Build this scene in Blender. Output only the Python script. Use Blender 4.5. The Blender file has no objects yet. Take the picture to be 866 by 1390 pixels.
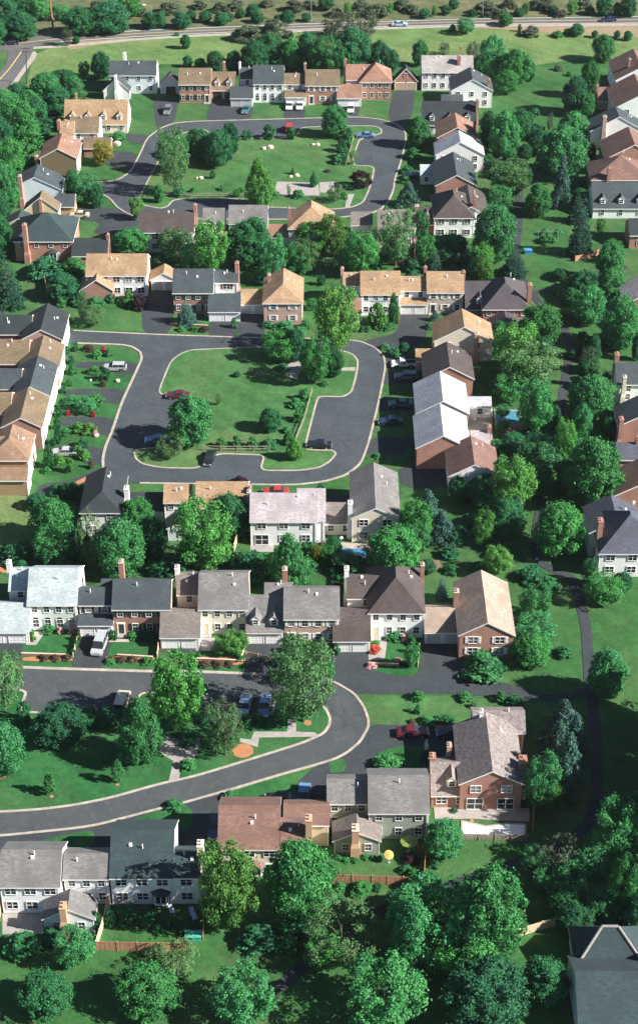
import bpy, bmesh, math, random
from mathutils import Vector, Matrix
random.seed(7)
R = math.radians
scene = bpy.context.scene
COL = scene.collection

# ------------------------------------------------------------------ camera
CAM_H, PITCH, FPX, CX, CY, PW, PH = 174.0, R(35.0), 2320.0, 433.0, 695.0, 866.0, 1390.0
SP, CP = math.sin(PITCH), math.cos(PITCH)
cam = bpy.data.cameras.new('camera'); cam_o = bpy.data.objects.new('camera', cam); COL.objects.link(cam_o)
cam_o.location = (0, 0, CAM_H); cam_o.rotation_euler = (R(90) - PITCH, 0, 0)
cam.sensor_fit = 'VERTICAL'; cam.sensor_height = 24.0; cam.lens = FPX / PH * 24.0
cam.clip_start = 1.0; cam.clip_end = 4000.0
scene.camera = cam_o

def ray(u, v):
    x = (u - CX) / FPX; y = -(v - CY) / FPX
    return Vector((x, y * SP + CP, y * CP - SP))
def at(u, v, z=0.0):
    d = ray(u, v); t = (z - CAM_H) / d.z
    return Vector((d.x * t, d.y * t, z))
def px(p):
    r = Vector(p) - Vector((0, 0, CAM_H)); f = r.y * CP - r.z * SP; u = r.y * SP + r.z * CP
    return (CX + FPX * r.x / f, CY - FPX * u / f)
def scale_at(v):                       # picture units per metre and the sine of the view angle at a ground row
    p = at(CX, v); f = p.y * CP + CAM_H * SP
    d = ray(CX, v).normalized()
    return FPX / f, -d.z, math.hypot(d.x, d.y)

# ------------------------------------------------------------------ materials
MATS = {}
def nd(nt, typ, **kw):
    n = nt.nodes.new(typ)
    for k, v in kw.items(): setattr(n, k, v)
    return n
def base_mat(name, rough=0.85):
    m = bpy.data.materials.new(name); m.use_nodes = True
    nt = m.node_tree; b = nt.nodes['Principled BSDF']
    b.inputs['Roughness'].default_value = rough
    MATS[name] = m
    return m, nt, b
def mix(nt, fac, a, b, mode='MIX'):
    n = nd(nt, 'ShaderNodeMix', data_type='RGBA', blend_type=mode)
    for s, val in ((n.inputs[0], fac), (n.inputs[6], a), (n.inputs[7], b)):
        if hasattr(val, 'links'): nt.links.new(val, s)
        elif isinstance(val, (int, float)): s.default_value = val
        else: s.default_value = (*val, 1)
    return n.outputs[2]
def noise(nt, scale, detail=4, rough=0.6, vec=None, lo=0.35, hi=0.65):
    n = nd(nt, 'ShaderNodeTexNoise'); n.inputs['Scale'].default_value = scale
    n.inputs['Detail'].default_value = detail; n.inputs['Roughness'].default_value = rough
    if vec is None: vec = nd(nt, 'ShaderNodeNewGeometry').outputs['Position']
    nt.links.new(vec, n.inputs['Vector'])
    r = nd(nt, 'ShaderNodeMapRange'); r.inputs[1].default_value = lo; r.inputs[2].default_value = hi
    nt.links.new(n.outputs['Fac'], r.inputs[0])
    return r.outputs[0]
def plain(name, col, rough=0.7, metal=0.0, spec=None):
    m, nt, b = base_mat(name, rough); b.inputs['Base Color'].default_value = (*col, 1)
    b.inputs['Metallic'].default_value = metal
    return m
def mottled(name, a, c, scale=1.0, rough=0.85, scale2=None, d=None, f2=0.5):
    m, nt, b = base_mat(name, rough)
    col = mix(nt, noise(nt, scale), a, c)
    if d is not None: 
        f = noise(nt, scale2, lo=0.5, hi=0.72)
        mm = nd(nt, 'ShaderNodeMath', operation='MULTIPLY'); nt.links.new(f, mm.inputs[0]); mm.inputs[1].default_value = f2
        col = mix(nt, mm.outputs[0], col, d)
    nt.links.new(col, b.inputs['Base Color'])
    return m
def asphalt(name, a, c, d, s2):
    m, nt, b = base_mat(name, 0.9); geo = nd(nt, 'ShaderNodeNewGeometry').outputs['Position']
    col = mix(nt, noise(nt, 0.22, 5, .65, geo), a, c)
    f = noise(nt, s2, 4, .7, geo, 0.5, 0.75); mm = nd(nt, 'ShaderNodeMath', operation='MULTIPLY'); nt.links.new(f, mm.inputs[0]); mm.inputs[1].default_value = .6
    col = mix(nt, mm.outputs[0], col, d)
    v = nd(nt, 'ShaderNodeTexVoronoi', feature='DISTANCE_TO_EDGE'); v.inputs['Scale'].default_value = .16
    wn = nd(nt, 'ShaderNodeTexNoise'); wn.inputs['Scale'].default_value = .5; nt.links.new(geo, wn.inputs['Vector'])
    vm = nd(nt, 'ShaderNodeVectorMath', operation='MULTIPLY_ADD'); nt.links.new(wn.outputs['Color'], vm.inputs[0]); vm.inputs[1].default_value = (2.5, 2.5, 0); nt.links.new(geo, vm.inputs[2])
    nt.links.new(vm.outputs[0], v.inputs['Vector'])
    mr = nd(nt, 'ShaderNodeMapRange'); mr.inputs[1].default_value = .0; mr.inputs[2].default_value = .022; mr.inputs[3].default_value = .45; mr.inputs[4].default_value = 0
    nt.links.new(v.outputs['Distance'], mr.inputs[0])
    gate = nd(nt, 'ShaderNodeMath', operation='MULTIPLY'); nt.links.new(mr.outputs[0], gate.inputs[0]); nt.links.new(noise(nt, .08, 2, .5, geo, .45, .6), gate.inputs[1])
    col = mix(nt, gate.outputs[0], col, scl(a, .35))
    p2 = nd(nt, 'ShaderNodeTexVoronoi', feature='F1', distance='CHEBYCHEV'); p2.inputs['Scale'].default_value = .07; nt.links.new(geo, p2.inputs['Vector'])
    sp = nd(nt, 'ShaderNodeSeparateXYZ'); nt.links.new(p2.outputs['Color'], sp.inputs[0])
    m3 = nd(nt, 'ShaderNodeMapRange'); m3.inputs[1].default_value = .72; m3.inputs[2].default_value = .74; m3.inputs[4].default_value = .3; nt.links.new(sp.outputs[0], m3.inputs[0])
    col = mix(nt, m3.outputs[0], col, scl(a, .75))
    nt.links.new(col, b.inputs['Base Color']); return m
def scl(c, k): return tuple(x * k for x in c)
def shingle(name, c, var=0.32):
    m, nt, b = base_mat(name, 0.9)
    geo = nd(nt, 'ShaderNodeNewGeometry').outputs['Position']
    # courses of tabs: stretched noise per course height, plus blotches and weather streaks running down slope
    mp = nd(nt, 'ShaderNodeMapping'); mp.inputs['Scale'].default_value = (1.0, 1.0, 5.0); nt.links.new(geo, mp.inputs[0])
    c1 = mix(nt, noise(nt, 1.4, 3, 0.7, mp.outputs[0]), scl(c, 1 - var), scl(c, 1 + var))
    c2 = mix(nt, noise(nt, 0.35, 3, 0.5, geo, 0.4, 0.7), c1, scl(c, 0.72))
    mp2 = nd(nt, 'ShaderNodeMapping'); mp2.inputs['Scale'].default_value = (3.0, 3.0, 0.4); nt.links.new(geo, mp2.inputs[0])
    f = noise(nt, 0.9, 2, 0.5, mp2.outputs[0], 0.55, 0.8)
    mm = nd(nt, 'ShaderNodeMath', operation='MULTIPLY'); nt.links.new(f, mm.inputs[0]); mm.inputs[1].default_value = 0.5
    c3 = mix(nt, mm.outputs[0], c2, scl(c, 0.6))
    nt.links.new(c3, b.inputs['Base Color'])
    return m
def siding(name, c):
    m, nt, b = base_mat(name, 0.6)
    geo = nd(nt, 'ShaderNodeNewGeometry').outputs['Position']
    w = nd(nt, 'ShaderNodeTexWave', wave_type='BANDS', bands_direction='Z', wave_profile='SAW'); w.inputs['Scale'].default_value = 1.6
    nt.links.new(geo, w.inputs['Vector'])
    c1 = mix(nt, w.outputs['Fac'], scl(c, 0.9), c)
    c2 = mix(nt, noise(nt, 0.6, 5, 0.6, geo, 0.45, 0.8), c1, scl(c, 0.84))
    nt.links.new(c2, b.inputs['Base Color'])
    return m
def brickmat(name, a, c, mortar):
    m, nt, b = base_mat(name, 0.9)
    geo = nd(nt, 'ShaderNodeNewGeometry').outputs['Position']
    s = nd(nt, 'ShaderNodeSeparateXYZ'); nt.links.new(geo, s.inputs[0])
    ad = nd(nt, 'ShaderNodeMath', operation='ADD'); nt.links.new(s.outputs[0], ad.inputs[0]); nt.links.new(s.outputs[1], ad.inputs[1])
    cb = nd(nt, 'ShaderNodeCombineXYZ'); nt.links.new(ad.outputs[0], cb.inputs[0]); nt.links.new(s.outputs[2], cb.inputs[1])
    t = nd(nt, 'ShaderNodeTexBrick'); t.inputs['Scale'].default_value = 2.2
    t.inputs['Color1'].default_value = (*a, 1); t.inputs['Color2'].default_value = (*c, 1); t.inputs['Mortar'].default_value = (*mortar, 1)
    t.inputs['Mortar Size'].default_value = 0.03
    nt.links.new(cb.outputs[0], t.inputs['Vector'])
    c2 = mix(nt, noise(nt, 0.5, 4, 0.6, geo, 0.45, 0.8), t.outputs['Color'], scl(a, 0.8))
    nt.links.new(c2, b.inputs['Base Color'])
    return m
def leafmat(name, dark, light):
    m, nt, b = base_mat(name, 0.7)
    g = nd(nt, 'ShaderNodeNewGeometry'); oi = nd(nt, 'ShaderNodeObjectInfo')
    at_ = nd(nt, 'ShaderNodeAttribute', attribute_name='clump')
    av = nd(nt, 'ShaderNodeMath', operation='MULTIPLY_ADD'); nt.links.new(g.outputs['Random Per Island'], av.inputs[0]); av.inputs[1].default_value = .55
    a2 = nd(nt, 'ShaderNodeMath', operation='MULTIPLY'); nt.links.new(at_.outputs['Fac'], a2.inputs[0]); a2.inputs[1].default_value = .55; nt.links.new(a2.outputs[0], av.inputs[2])
    c1 = mix(nt, av.outputs[0], dark, light)
    hs = nd(nt, 'ShaderNodeHueSaturation')
    mr = nd(nt, 'ShaderNodeMapRange'); mr.inputs[3].default_value = 0.485; mr.inputs[4].default_value = 0.515
    nt.links.new(oi.outputs['Random'], mr.inputs[0]); nt.links.new(mr.outputs[0], hs.inputs['Hue'])
    m2 = nd(nt, 'ShaderNodeMath', operation='MULTIPLY_ADD'); nt.links.new(oi.outputs['Random'], m2.inputs[0])
    m2.inputs[1].default_value = 7.3; m2.inputs[2].default_value = 0.0
    fr = nd(nt, 'ShaderNodeMath', operation='FRACT'); nt.links.new(m2.outputs[0], fr.inputs[0])
    mv = nd(nt, 'ShaderNodeMapRange'); mv.inputs[3].default_value = 0.78; mv.inputs[4].default_value = 1.22
    nt.links.new(fr.outputs[0], mv.inputs[0]); nt.links.new(mv.outputs[0], hs.inputs['Value'])
    nt.links.new(c1, hs.inputs['Color'])
    nt.links.new(hs.outputs['Color'], b.inputs['Base Color'])
    b.inputs['Specular IOR Level'].default_value = 0.25
    tr = nd(nt, 'ShaderNodeBsdfTranslucent'); nt.links.new(hs.outputs['Color'], tr.inputs['Color'])
    ms = nd(nt, 'ShaderNodeMixShader'); ms.inputs[0].default_value = 0.3
    nt.links.new(b.outputs[0], ms.inputs[1]); nt.links.new(tr.outputs[0], ms.inputs[2])
    nt.links.new(ms.outputs[0], nt.nodes['Material Output'].inputs['Surface'])
    return m
def grassmat(name, a, c, dry, dryamt=0.5, s=1.0):
    m, nt, b = base_mat(name, 0.95)
    geo = nd(nt, 'ShaderNodeNewGeometry').outputs['Position']
    c1 = mix(nt, noise(nt, 0.12 * s, 5, 0.65, geo), a, c)
    f = noise(nt, 0.05 * s, 4, 0.6, geo, 0.48, 0.7)
    mm = nd(nt, 'ShaderNodeMath', operation='MULTIPLY'); nt.links.new(f, mm.inputs[0]); mm.inputs[1].default_value = dryamt
    c2 = mix(nt, mm.outputs[0], c1, dry)
    w = nd(nt, 'ShaderNodeTexWave', wave_type='BANDS', bands_direction='DIAGONAL'); w.inputs['Scale'].default_value = .11; w.inputs['Distortion'].default_value = 3; w.inputs['Detail Scale'].default_value = .15
    nt.links.new(geo, w.inputs['Vector'])
    wm = nd(nt, 'ShaderNodeMath', operation='MULTIPLY'); nt.links.new(w.outputs['Fac'], wm.inputs[0]); wm.inputs[1].default_value = .3
    c2 = mix(nt, wm.outputs[0], c2, scl(c, 1.25))
    f5 = noise(nt, 0.7, 5, 0.7, geo, 0.52, 0.72); m5 = nd(nt, 'ShaderNodeMath', operation='MULTIPLY'); nt.links.new(f5, m5.inputs[0]); m5.inputs[1].default_value = .55
    c2 = mix(nt, m5.outputs[0], c2, scl(dry, .8))
    c3 = mix(nt, noise(nt, 3.0, 3, 0.8, geo, 0.3, 0.7), c2, scl(a, 0.6))
    n = nd(nt, 'ShaderNodeMix', data_type='RGBA', blend_type='MIX'); n.inputs[0].default_value = 0.45
    nt.links.new(c2, n.inputs[6]); nt.links.new(c3, n.inputs[7])
    n0 = n; k1 = noise(nt, 0.9, 9, 0.78, geo, 0.25, 0.75); k2 = noise(nt, 0.16, 4, 0.6, geo, 0.3, 0.7)
    ka = nd(nt, 'ShaderNodeMath', operation='MULTIPLY_ADD'); nt.links.new(k1, ka.inputs[0]); ka.inputs[1].default_value = .8; ka.inputs[2].default_value = .42
    kb = nd(nt, 'ShaderNodeMath', operation='MULTIPLY_ADD'); nt.links.new(k2, kb.inputs[0]); kb.inputs[1].default_value = .36; nt.links.new(ka.outputs[0], kb.inputs[2])
    hv = nd(nt, 'ShaderNodeHueSaturation'); nt.links.new(n0.outputs[2], hv.inputs['Color']); nt.links.new(kb.outputs[0], hv.inputs['Value'])
    nt.links.new(hv.outputs['Color'], b.inputs['Base Color'])
    b.inputs['Specular IOR Level'].default_value = 0.1
    bp = nd(nt, 'ShaderNodeBump'); bp.inputs['Strength'].default_value = 0.5; bp.inputs['Distance'].default_value = 0.1
    nn = nd(nt, 'ShaderNodeTexNoise'); nn.inputs['Scale'].default_value = 6.0; nt.links.new(geo, nn.inputs['Vector'])
    nt.links.new(nn.outputs['Fac'], bp.inputs['Height']); nt.links.new(bp.outputs[0], b.inputs['Normal'])
    return m

# roofs
for k, c in dict(black=(.018,.026,.030), slate=(.040,.054,.060), grey=(.145,.140,.138), greybrown=(.150,.130,.118),
                 brown=(.165,.092,.072), dkbrown=(.060,.046,.044), purple=(.060,.050,.058), olive=(.150,.110,.066),
                 tan=(.290,.190,.110), rust=(.215,.135,.085), red=(.235,.130,.090), pale=(.37,.38,.41), ice=(.33,.385,.395), lav=(.34,.30,.315),
                 beige=(.31,.24,.19), greenslate=(.022,.042,.046), blueslate=(.060,.066,.090), stone=(.29,.265,.255)).items():
    shingle('roof_' + k, c)
m = mottled('roof_shake', (.13,.11,.105), (.26,.225,.215), 2.2, 0.95, 5.0, (.10,.08,.08), 0.9)
# walls
for k, c in dict(white=(.80,.80,.79), cream=(.70,.64,.52), grnsiding=(.30,.34,.28), palegreen=(.62,.68,.62), bluewhite=(.62,.68,.72),
                 tanw=(.52,.42,.30), tanbrown=(.33,.225,.125), peach=(.66,.50,.38), brownw=(.20,.145,.085), yellow=(.66,.55,.34), greyw=(.55,.56,.54), olivew=(.36,.38,.20)).items():
    siding('wall_' + k, c)
brickmat('wall_brick', (.34,.135,.085), (.27,.10,.065), (.42,.34,.29))
brickmat('wall_pinkbrick', (.44,.27,.22), (.38,.22,.17), (.50,.42,.37))
brickmat('wall_tanbrick', (.50,.27,.14), (.42,.21,.11), (.50,.40,.32))
brickmat('wall_greybrick', (.36,.25,.22), (.46,.36,.32), (.50,.46,.42))
plain('trim', (.80,.79,.76), 0.55)
gm_, gnt, gb = base_mat('glass', 0.12)
_oi = nd(gnt, 'ShaderNodeObjectInfo'); _r = nd(gnt, 'ShaderNodeValToRGB'); _r.color_ramp.interpolation = 'CONSTANT'
_r.color_ramp.elements[0].color = (.016,.020,.024,1); _r.color_ramp.elements[1].position = .5; _r.color_ramp.elements[1].color = (.035,.042,.048,1)
_e = _r.color_ramp.elements.new(.72); _e.color = (.10,.10,.095,1); _e = _r.color_ramp.elements.new(.9); _e.color = (.26,.25,.22,1)
gnt.links.new(_oi.outputs['Random'], _r.inputs[0]); gnt.links.new(_r.outputs[0], gb.inputs['Base Color'])
plain('frame', (.78,.78,.76), 0.5)
plain('shutter_black', (.02,.028,.03), 0.6); plain('shutter_green', (.02,.055,.04), 0.6); plain('shutter_white', (.75,.75,.73), 0.6)
plain('shutter_brown', (.10,.05,.035), 0.6); plain('shutter_tan', (.40,.30,.20), 0.6)
plain('door_red', (.25,.035,.03), 0.5); plain('door_dark', (.03,.035,.035), 0.5); plain('door_cream', (.55,.48,.34), 0.5)
mottled('garage_white', (.72,.72,.71), (.78,.78,.77), 1.0, 0.5); mottled('garage_grey', (.42,.44,.44), (.46,.48,.48), 1.0, 0.5)
mottled('garage_tan', (.42,.33,.22), (.46,.37,.26), 1.0, 0.5); mottled('garage_dark', (.03,.03,.03), (.04,.04,.04), 1.0, 0.6)
# ground
grassmat('grass', (.024,.088,.026), (.044,.126,.038), (.105,.135,.060), 0.65)
grassmat('lawn', (.034,.106,.034), (.058,.146,.046), (.125,.155,.068), 0.8)
grassmat('lawn_rich', (.016,.088,.028), (.032,.122,.038), (.080,.130,.050), 0.55)
grassmat('meadow', (.075,.150,.048), (.125,.195,.066), (.21,.20,.10), 0.8, 0.7)
grassmat('scrub_ground', (.060,.095,.040), (.120,.125,.066), (.20,.155,.095), 0.8, 1.6)
mottled('verge_dry', (.20,.15,.09), (.26,.19,.12), 0.6, 0.95, 0.3, (.09,.13,.045), 0.9)
asphalt('asphalt', (.027,.037,.046), (.042,.054,.063), (.082,.086,.088), 1.2)
asphalt('asphalt_warm', (.036,.044,.050), (.050,.057,.061), (.088,.088,.086), 0.9)
asphalt('driveway_asphalt', (.018,.025,.031), (.028,.036,.042), (.055,.057,.058), 1.2)
asphalt('road_old', (.075,.075,.080), (.100,.098,.100), (.135,.128,.125), 0.7)
mottled('concrete', (.26,.225,.19), (.38,.335,.285), 0.5, 0.9, 1.2, (.19,.165,.14), 0.7)
mottled('paving', (.24,.22,.21), (.31,.285,.265), 0.7, 0.9, 2.0, (.22,.19,.18), 0.5)
mottled('gravel', (.26,.23,.20), (.34,.30,.26), 0.6, 0.95, 2.0, (.25,.2,.16), 0.5)
mottled('mulch', (.30,.125,.055), (.38,.17,.08), 1.5, 0.95, 3.0, (.16,.07,.03), 0.6)
mottled('soil', (.12,.075,.05), (.18,.115,.08), 1.0, 0.95)
mottled('bark', (.10,.075,.055), (.16,.125,.095), 3.0, 0.95)
mottled('timber', (.36,.18,.10), (.46,.25,.15), 1.2, 0.85, 3.0, (.26,.12,.07), 0.6)
mottled('timber_pale', (.52,.38,.25), (.60,.45,.31), 1.2, 0.85)
mottled('timber_grey', (.24,.20,.16), (.32,.28,.22), 1.2, 0.85)
mottled('pole_wood', (.22,.11,.05), (.30,.16,.075), 1.2, 0.85)
mottled('pole_dark', (.055,.05,.045), (.08,.07,.065), 1.2, 0.85)
mottled('boulder', (.46,.40,.33), (.62,.55,.46), 1.5, 0.95, 3.0, (.34,.26,.2), 0.7)
plain('line_yellow', (.55,.40,.10), 0.8); plain('line_white', (.65,.65,.62), 0.8)
plain('metal', (.45,.46,.47), 0.4, 0.6)
plain('pool_water', (.045,.22,.36), 0.08); mottled('pool_cover', (.05,.17,.25), (.07,.21,.30), 0.6, 0.5)
mottled('pool_tarp', (.72,.73,.76), (.80,.81,.83), 0.5, 0.6)
plain('tyre', (.015,.015,.016), 0.8); plain('hub', (.45,.45,.45), 0.35, 0.7)
plain('carglass', (.02,.027,.033), 0.08); plain('headlight', (.75,.75,.72), 0.2); plain('taillight', (.35,.02,.015), 0.3)
plain('cloth_red', (.55,.035,.035), 0.8); plain('cloth_green', (.20,.26,.05), 0.8); plain('cloth_yellow', (.50,.31,.09), 0.8)
plain('cloth_blue', (.06,.13,.36), 0.8); plain('cloth_white', (.75,.75,.75), 0.8); plain('plastic_green', (.06,.34,.24), 0.5); plain('plastic_blue', (.05,.22,.40), 0.5)
# leaves
leafmat('leaf_r', (0.024,0.150,0.048), (0.074,0.290,0.084))
leafmat('leaf_d', (0.013,0.098,0.040), (0.042,0.190,0.068))
leafmat('leaf_l', (0.044,0.180,0.038), (0.115,0.300,0.060))
leafmat('leaf_a', (0.060,0.160,0.056), (0.120,0.245,0.090))
leafmat('leaf_c', (0.012,0.064,0.042), (0.036,0.120,0.074))
leafmat('leaf_b', (0.028,0.094,0.076), (0.080,0.170,0.138))
leafmat('leaf_u', (.016,.012,.014), (.050,.024,.028))
leafmat('leaf_y', (.110,.140,.012), (.220,.230,.030))
leafmat('leaf_o', (0.050,0.092,0.050), (0.110,0.140,0.082))
leafmat('leaf_k', (.050,.055,.030), (.120,.090,.055))
leafmat('leaf_f', (.35,.03,.03), (.55,.07,.06))
leafmat('leaf_w', (.55,.20,.22), (.70,.45,.45))

# ------------------------------------------------------------------ mesh helpers
class MB:
    def __init__(self): self.v = []; self.f = []; self.m = []
    def face(self, pts, mi=0):
        i = len(self.v); self.v += [tuple(p) for p in pts]; self.f.append(tuple(range(i, i + len(pts)))); self.m.append(mi)
    def box(self, x0, x1, y0, y1, z0, z1, mi=0, bottom=True):
        i = len(self.v)
        self.v += [(x0,y0,z0),(x1,y0,z0),(x1,y1,z0),(x0,y1,z0),(x0,y0,z1),(x1,y0,z1),(x1,y1,z1),(x0,y1,z1)]
        fs = [(4,5,6,7),(0,1,5,4),(1,2,6,5),(2,3,7,6),(3,0,4,7)]
        if bottom: fs.append((3,2,1,0))
        for f in fs: self.f.append(tuple(i + k for k in f)); self.m.append(mi)
    def tube(self, a, b, r0, r1, n=7, mi=0, cap=True):
        a, b = Vector(a), Vector(b); d = (b - a).normalized()
        s = d.orthogonal().normalized(); t = d.cross(s)
        i = len(self.v)
        for p, r in ((a, r0), (b, r1)):
            for k in range(n):
                w = 2 * math.pi * k / n
                self.v.append(tuple(p + (s * math.cos(w) + t * math.sin(w)) * r))
        for k in range(n):
            k2 = (k + 1) % n
            self.f.append((i + k, i + k2, i + n + k2, i + n + k)); self.m.append(mi)
        if cap:
            self.f.append(tuple(i + n + k for k in range(n))); self.m.append(mi)
            self.f.append(tuple(i + n - 1 - k for k in range(n))); self.m.append(mi)
    def mesh(self, name, mats):
        me = bpy.data.meshes.new(name); me.from_pydata(self.v, [], self.f)
        for mt in mats: me.materials.append(MATS[mt] if isinstance(mt, str) else mt)
        me.polygons.foreach_set('material_index', self.m); me.update()
        return me
def link(name, me, parent=None, loc=(0,0,0), rz=0.0):
    o = bpy.data.objects.new(name, me); COL.objects.link(o); o.location = loc; o.rotation_euler = (0, 0, rz)
    if parent is not None: o.parent = parent
    return o
def tag(o, label, cat, group=None):
    o['label'] = label; o['category'] = cat
    if group: o['group'] = group
    return o
def thing(name, label, cat, loc, rz=0.0, group=None):
    return tag(link(name, None, None, loc, rz), label, cat, group)
def structure(o): o['kind'] = 'structure'; return o

# ------------------------------------------------------------------ ground sheets
def chaikin(p, n=2, closed=True, k=.17):
    p = [Vector((a, b)) for a, b in p]
    for _ in range(n):
        q = []; L = len(p)
        if not closed: q.append(p[0])
        for i in range(L if closed else L - 1):
            a, b = p[i], p[(i + 1) % L]
            q += [a * (1 - k) + b * k, a * k + b * (1 - k)]
        if not closed: q.append(p[-1])
        p = q
    return [(a.x, a.y) for a in p]
def ground_pts(p): return [at(u, v) for u, v in p]
def area2(p): return sum(p[i].x * p[(i+1) % len(p)].y - p[(i+1) % len(p)].x * p[i].y for i in range(len(p)))
def sheet(name, pts, z, mat, kind='structure', smooth=0):
    if smooth: pts = chaikin(pts, smooth)
    g = ground_pts(pts)
    if area2(g) < 0: g.reverse()
    mb = MB(); mb.face([(p.x, p.y, z) for p in g])
    o = link(name, mb.mesh(name, [mat]));
    if kind: o['kind'] = kind
    return o
def inset(g, d):
    n = len(g); out = []
    for i in range(n):
        a, b, c = g[i-1], g[i], g[(i+1) % n]
        e1 = (b - a); e2 = (c - b)
        n1 = Vector((-e1.y, e1.x, 0)).normalized(); n2 = Vector((-e2.y, e2.x, 0)).normalized()
        nn = n1 + n2
        if nn.length < 1e-4: nn = n1
        nn.normalize(); k = min(1.8, 1 / max(0.5, nn.dot(n1)))
        out.append(b + nn * d * k)
    return out
def island(name, pts, lawn='lawn', smooth=2, kerb=0.36, h=0.14):
    p = chaikin(pts, smooth); g = ground_pts(p)
    if area2(g) < 0: g.reverse()
    gi = inset(g, kerb); n = len(g)
    mb = MB()
    for i in range(n):
        j = (i + 1) % n
        a, b, c, d = g[i], g[j], gi[j], gi[i]
        mb.face([(a.x,a.y,0),(b.x,b.y,0),(b.x,b.y,h),(a.x,a.y,h)])
        mb.face([(a.x,a.y,h),(b.x,b.y,h),(c.x,c.y,h),(d.x,d.y,h)])
    structure(link('kerb', mb.mesh('kerb', ['concrete'])))
    mb = MB(); mb.face([(q.x, q.y, h - 0.004) for q in inset(g, kerb * 0.9)])
    structure(link(name, mb.mesh(name, [lawn])))
def ribbon(name, pts, width, z, mat, h=0.0, smooth=2, kind='structure'):
    p = chaikin(pts, smooth, False) if smooth else pts
    g = ground_pts(p); n = len(g); Ls, Rs = [], []
    for i in range(n):
        d = (g[min(i+1, n-1)] - g[max(i-1, 0)]).normalized(); s = Vector((-d.y, d.x, 0)) * width / 2
        Ls.append(g[i] + s); Rs.append(g[i] - s)
    mb = MB(); zt = z + h
    for i in range(n - 1):
        a, b, c, d = Rs[i], Rs[i+1], Ls[i+1], Ls[i]
        mb.face([(a.x,a.y,zt),(b.x,b.y,zt),(c.x,c.y,zt),(d.x,d.y,zt)])
        if h > 0:
            mb.face([(a.x,a.y,0),(b.x,b.y,0),(b.x,b.y,zt),(a.x,a.y,zt)])
            mb.face([(c.x,c.y,0),(d.x,d.y,0),(d.x,d.y,zt),(c.x,c.y,zt)])
    o = link(name, mb.mesh(name, [mat]))
    if kind: o['kind'] = kind
    return o

mb = MB(); mb.face([(-1500,-200,0),(1500,-200,0),(1500,2600,0),(-1500,2600,0)])
structure(link('ground', mb.mesh('ground', ['grass'])))
# fields at the top
sheet('meadow', [(48,64),(217,50),(434,41),(650,34),(1000,30),(1000,100),(800,78),(700,92),(560,84),(440,84),(300,98),(215,84),(120,105),(70,112),(34,128)], 0.004, 'meadow', smooth=1)
sheet('scrubland', [(-300,56),(0,52),(217,38),(434,30),(650,24),(1100,17),(1100,-60),(900,-110),(400,-140),(-300,-110)], 0.004, 'scrub_ground')
sheet('verge', [(620,37),(720,34),(866,31),(1000,30),(1000,52),(866,50),(760,46),(690,40)], 0.008, 'verge_dry', smooth=2)
sheet('verge', [(88,58),(150,52),(182,50),(178,56),(130,61),(95,68)], 0.008, 'verge_dry', smooth=2)
ribbon('road_shoulder', [(-200,75),(45,66),(217,50.5),(434,41),(650,34.5),(866,33.5),(1100,31)], 1.9, 0.010, 'gravel', smooth=1)
# highway and side road
sheet('road', [(-200,66),(0,54),(82,47),(217,39.5),(434,31),(650,25),(866,22),(1100,18),(1100,28),(866,32),(650,33.5),(434,39.5),(217,48.5),(82,58),(45,64),(10,69),(-200,84)], 0.070, 'road_old')
ribbon('lane_marking', [(-200,74.5),(0,61.5),(82,52.5),(217,44),(434,35.2),(650,29.2),(866,27),(1100,23)], 0.30, 0.076, 'line_yellow', smooth=1)
ribbon('lane_marking', [(82,56.9),(217,47.8),(434,38.9),(650,32.9),(866,31.4),(1100,28)], 0.25, 0.076, 'line_white', smooth=1)
ribbon('lane_marking', [(82,47.9),(217,40.2),(434,31.7),(650,25.6),(866,22.6),(1100,18.6)], 0.25, 0.076, 'line_white', smooth=1)
sheet('side_road', [(9,62),(48,58),(42,78),(9,124),(-30,165),(-120,250),(-200,250),(-80,150),(-14,112),(8,90),(12,74)], 0.064, 'road_old', smooth=1)
ribbon('lane_marking', [(30,70),(14,93),(-4,113),(-40,150)], 0.3, 0.069, 'line_yellow')
sheet('gravel_shoulder', [(46,68),(52,74),(30,104),(12,130),(-20,160),(-30,163),(8,123),(41,79)], 0.009, 'gravel', smooth=1)
# loops
UP = [(217,175),(234,168),(260,165),(434,160.5),(484,159),(516,162),(539,169),(550,179),(551,190),(544,220),(536,242),(534,258),(527,274),(517,284),(500,291),(454,296),(392,298),(367,298),(250,297),(188,296),(173,290),(160,282),(150,270),(138,263),(128,258),(126,248),(140,247),(160,245),(178,233),(190,210),(200,188)]
sheet('road', UP, 0.070, 'asphalt', smooth=1)
ribbon('kerb', UP[:18], 0.40, 0.0, 'concrete', 0.13)
ribbon('kerb', [UP[0]] + UP[:-7:-1], 0.40, 0.0, 'concrete', 0.13)
ribbon('kerb', UP[17:24], 0.40, 0.0, 'concrete', 0.13)
island('lawn', [(254,179),(278,176),(284,179),(286,187),(340,188),(401,187),(404,180),(410,173),(434,172),(471,171),(509,171),(518,175),(519,182),(489,189),(484,203),(480,217),(482,225),(500,225),(509,228),(506,245),(501,260),(494,275),(479,282),(454,285),(410,284),(367,282),(342,283),(337,271),(287,270.5),(237,271),(229,281),(217,284),(193,279),(188,270),(198,250),(214,220),(225,200),(240,185)])
MID = [(-60,408),(0,419),(22,438),(100,449),(212,454.5),(350,459),(440,460),(487,463),(509,472),(521,484),(523,497),(520,515),(514,545),(508,570),(500,602),(490,629),(470,645),(440,654),(400,658.5),(340,658),(260,657),(190,656),(150,654),(141,640),(140,623),(144,605),(153,585),(165,548),(185,505),(193,487),(191,478),(180,471),(165,468),(100,466),(40,470),(-60,440)]
sheet('road', MID, 0.070, 'asphalt', smooth=1)
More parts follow.
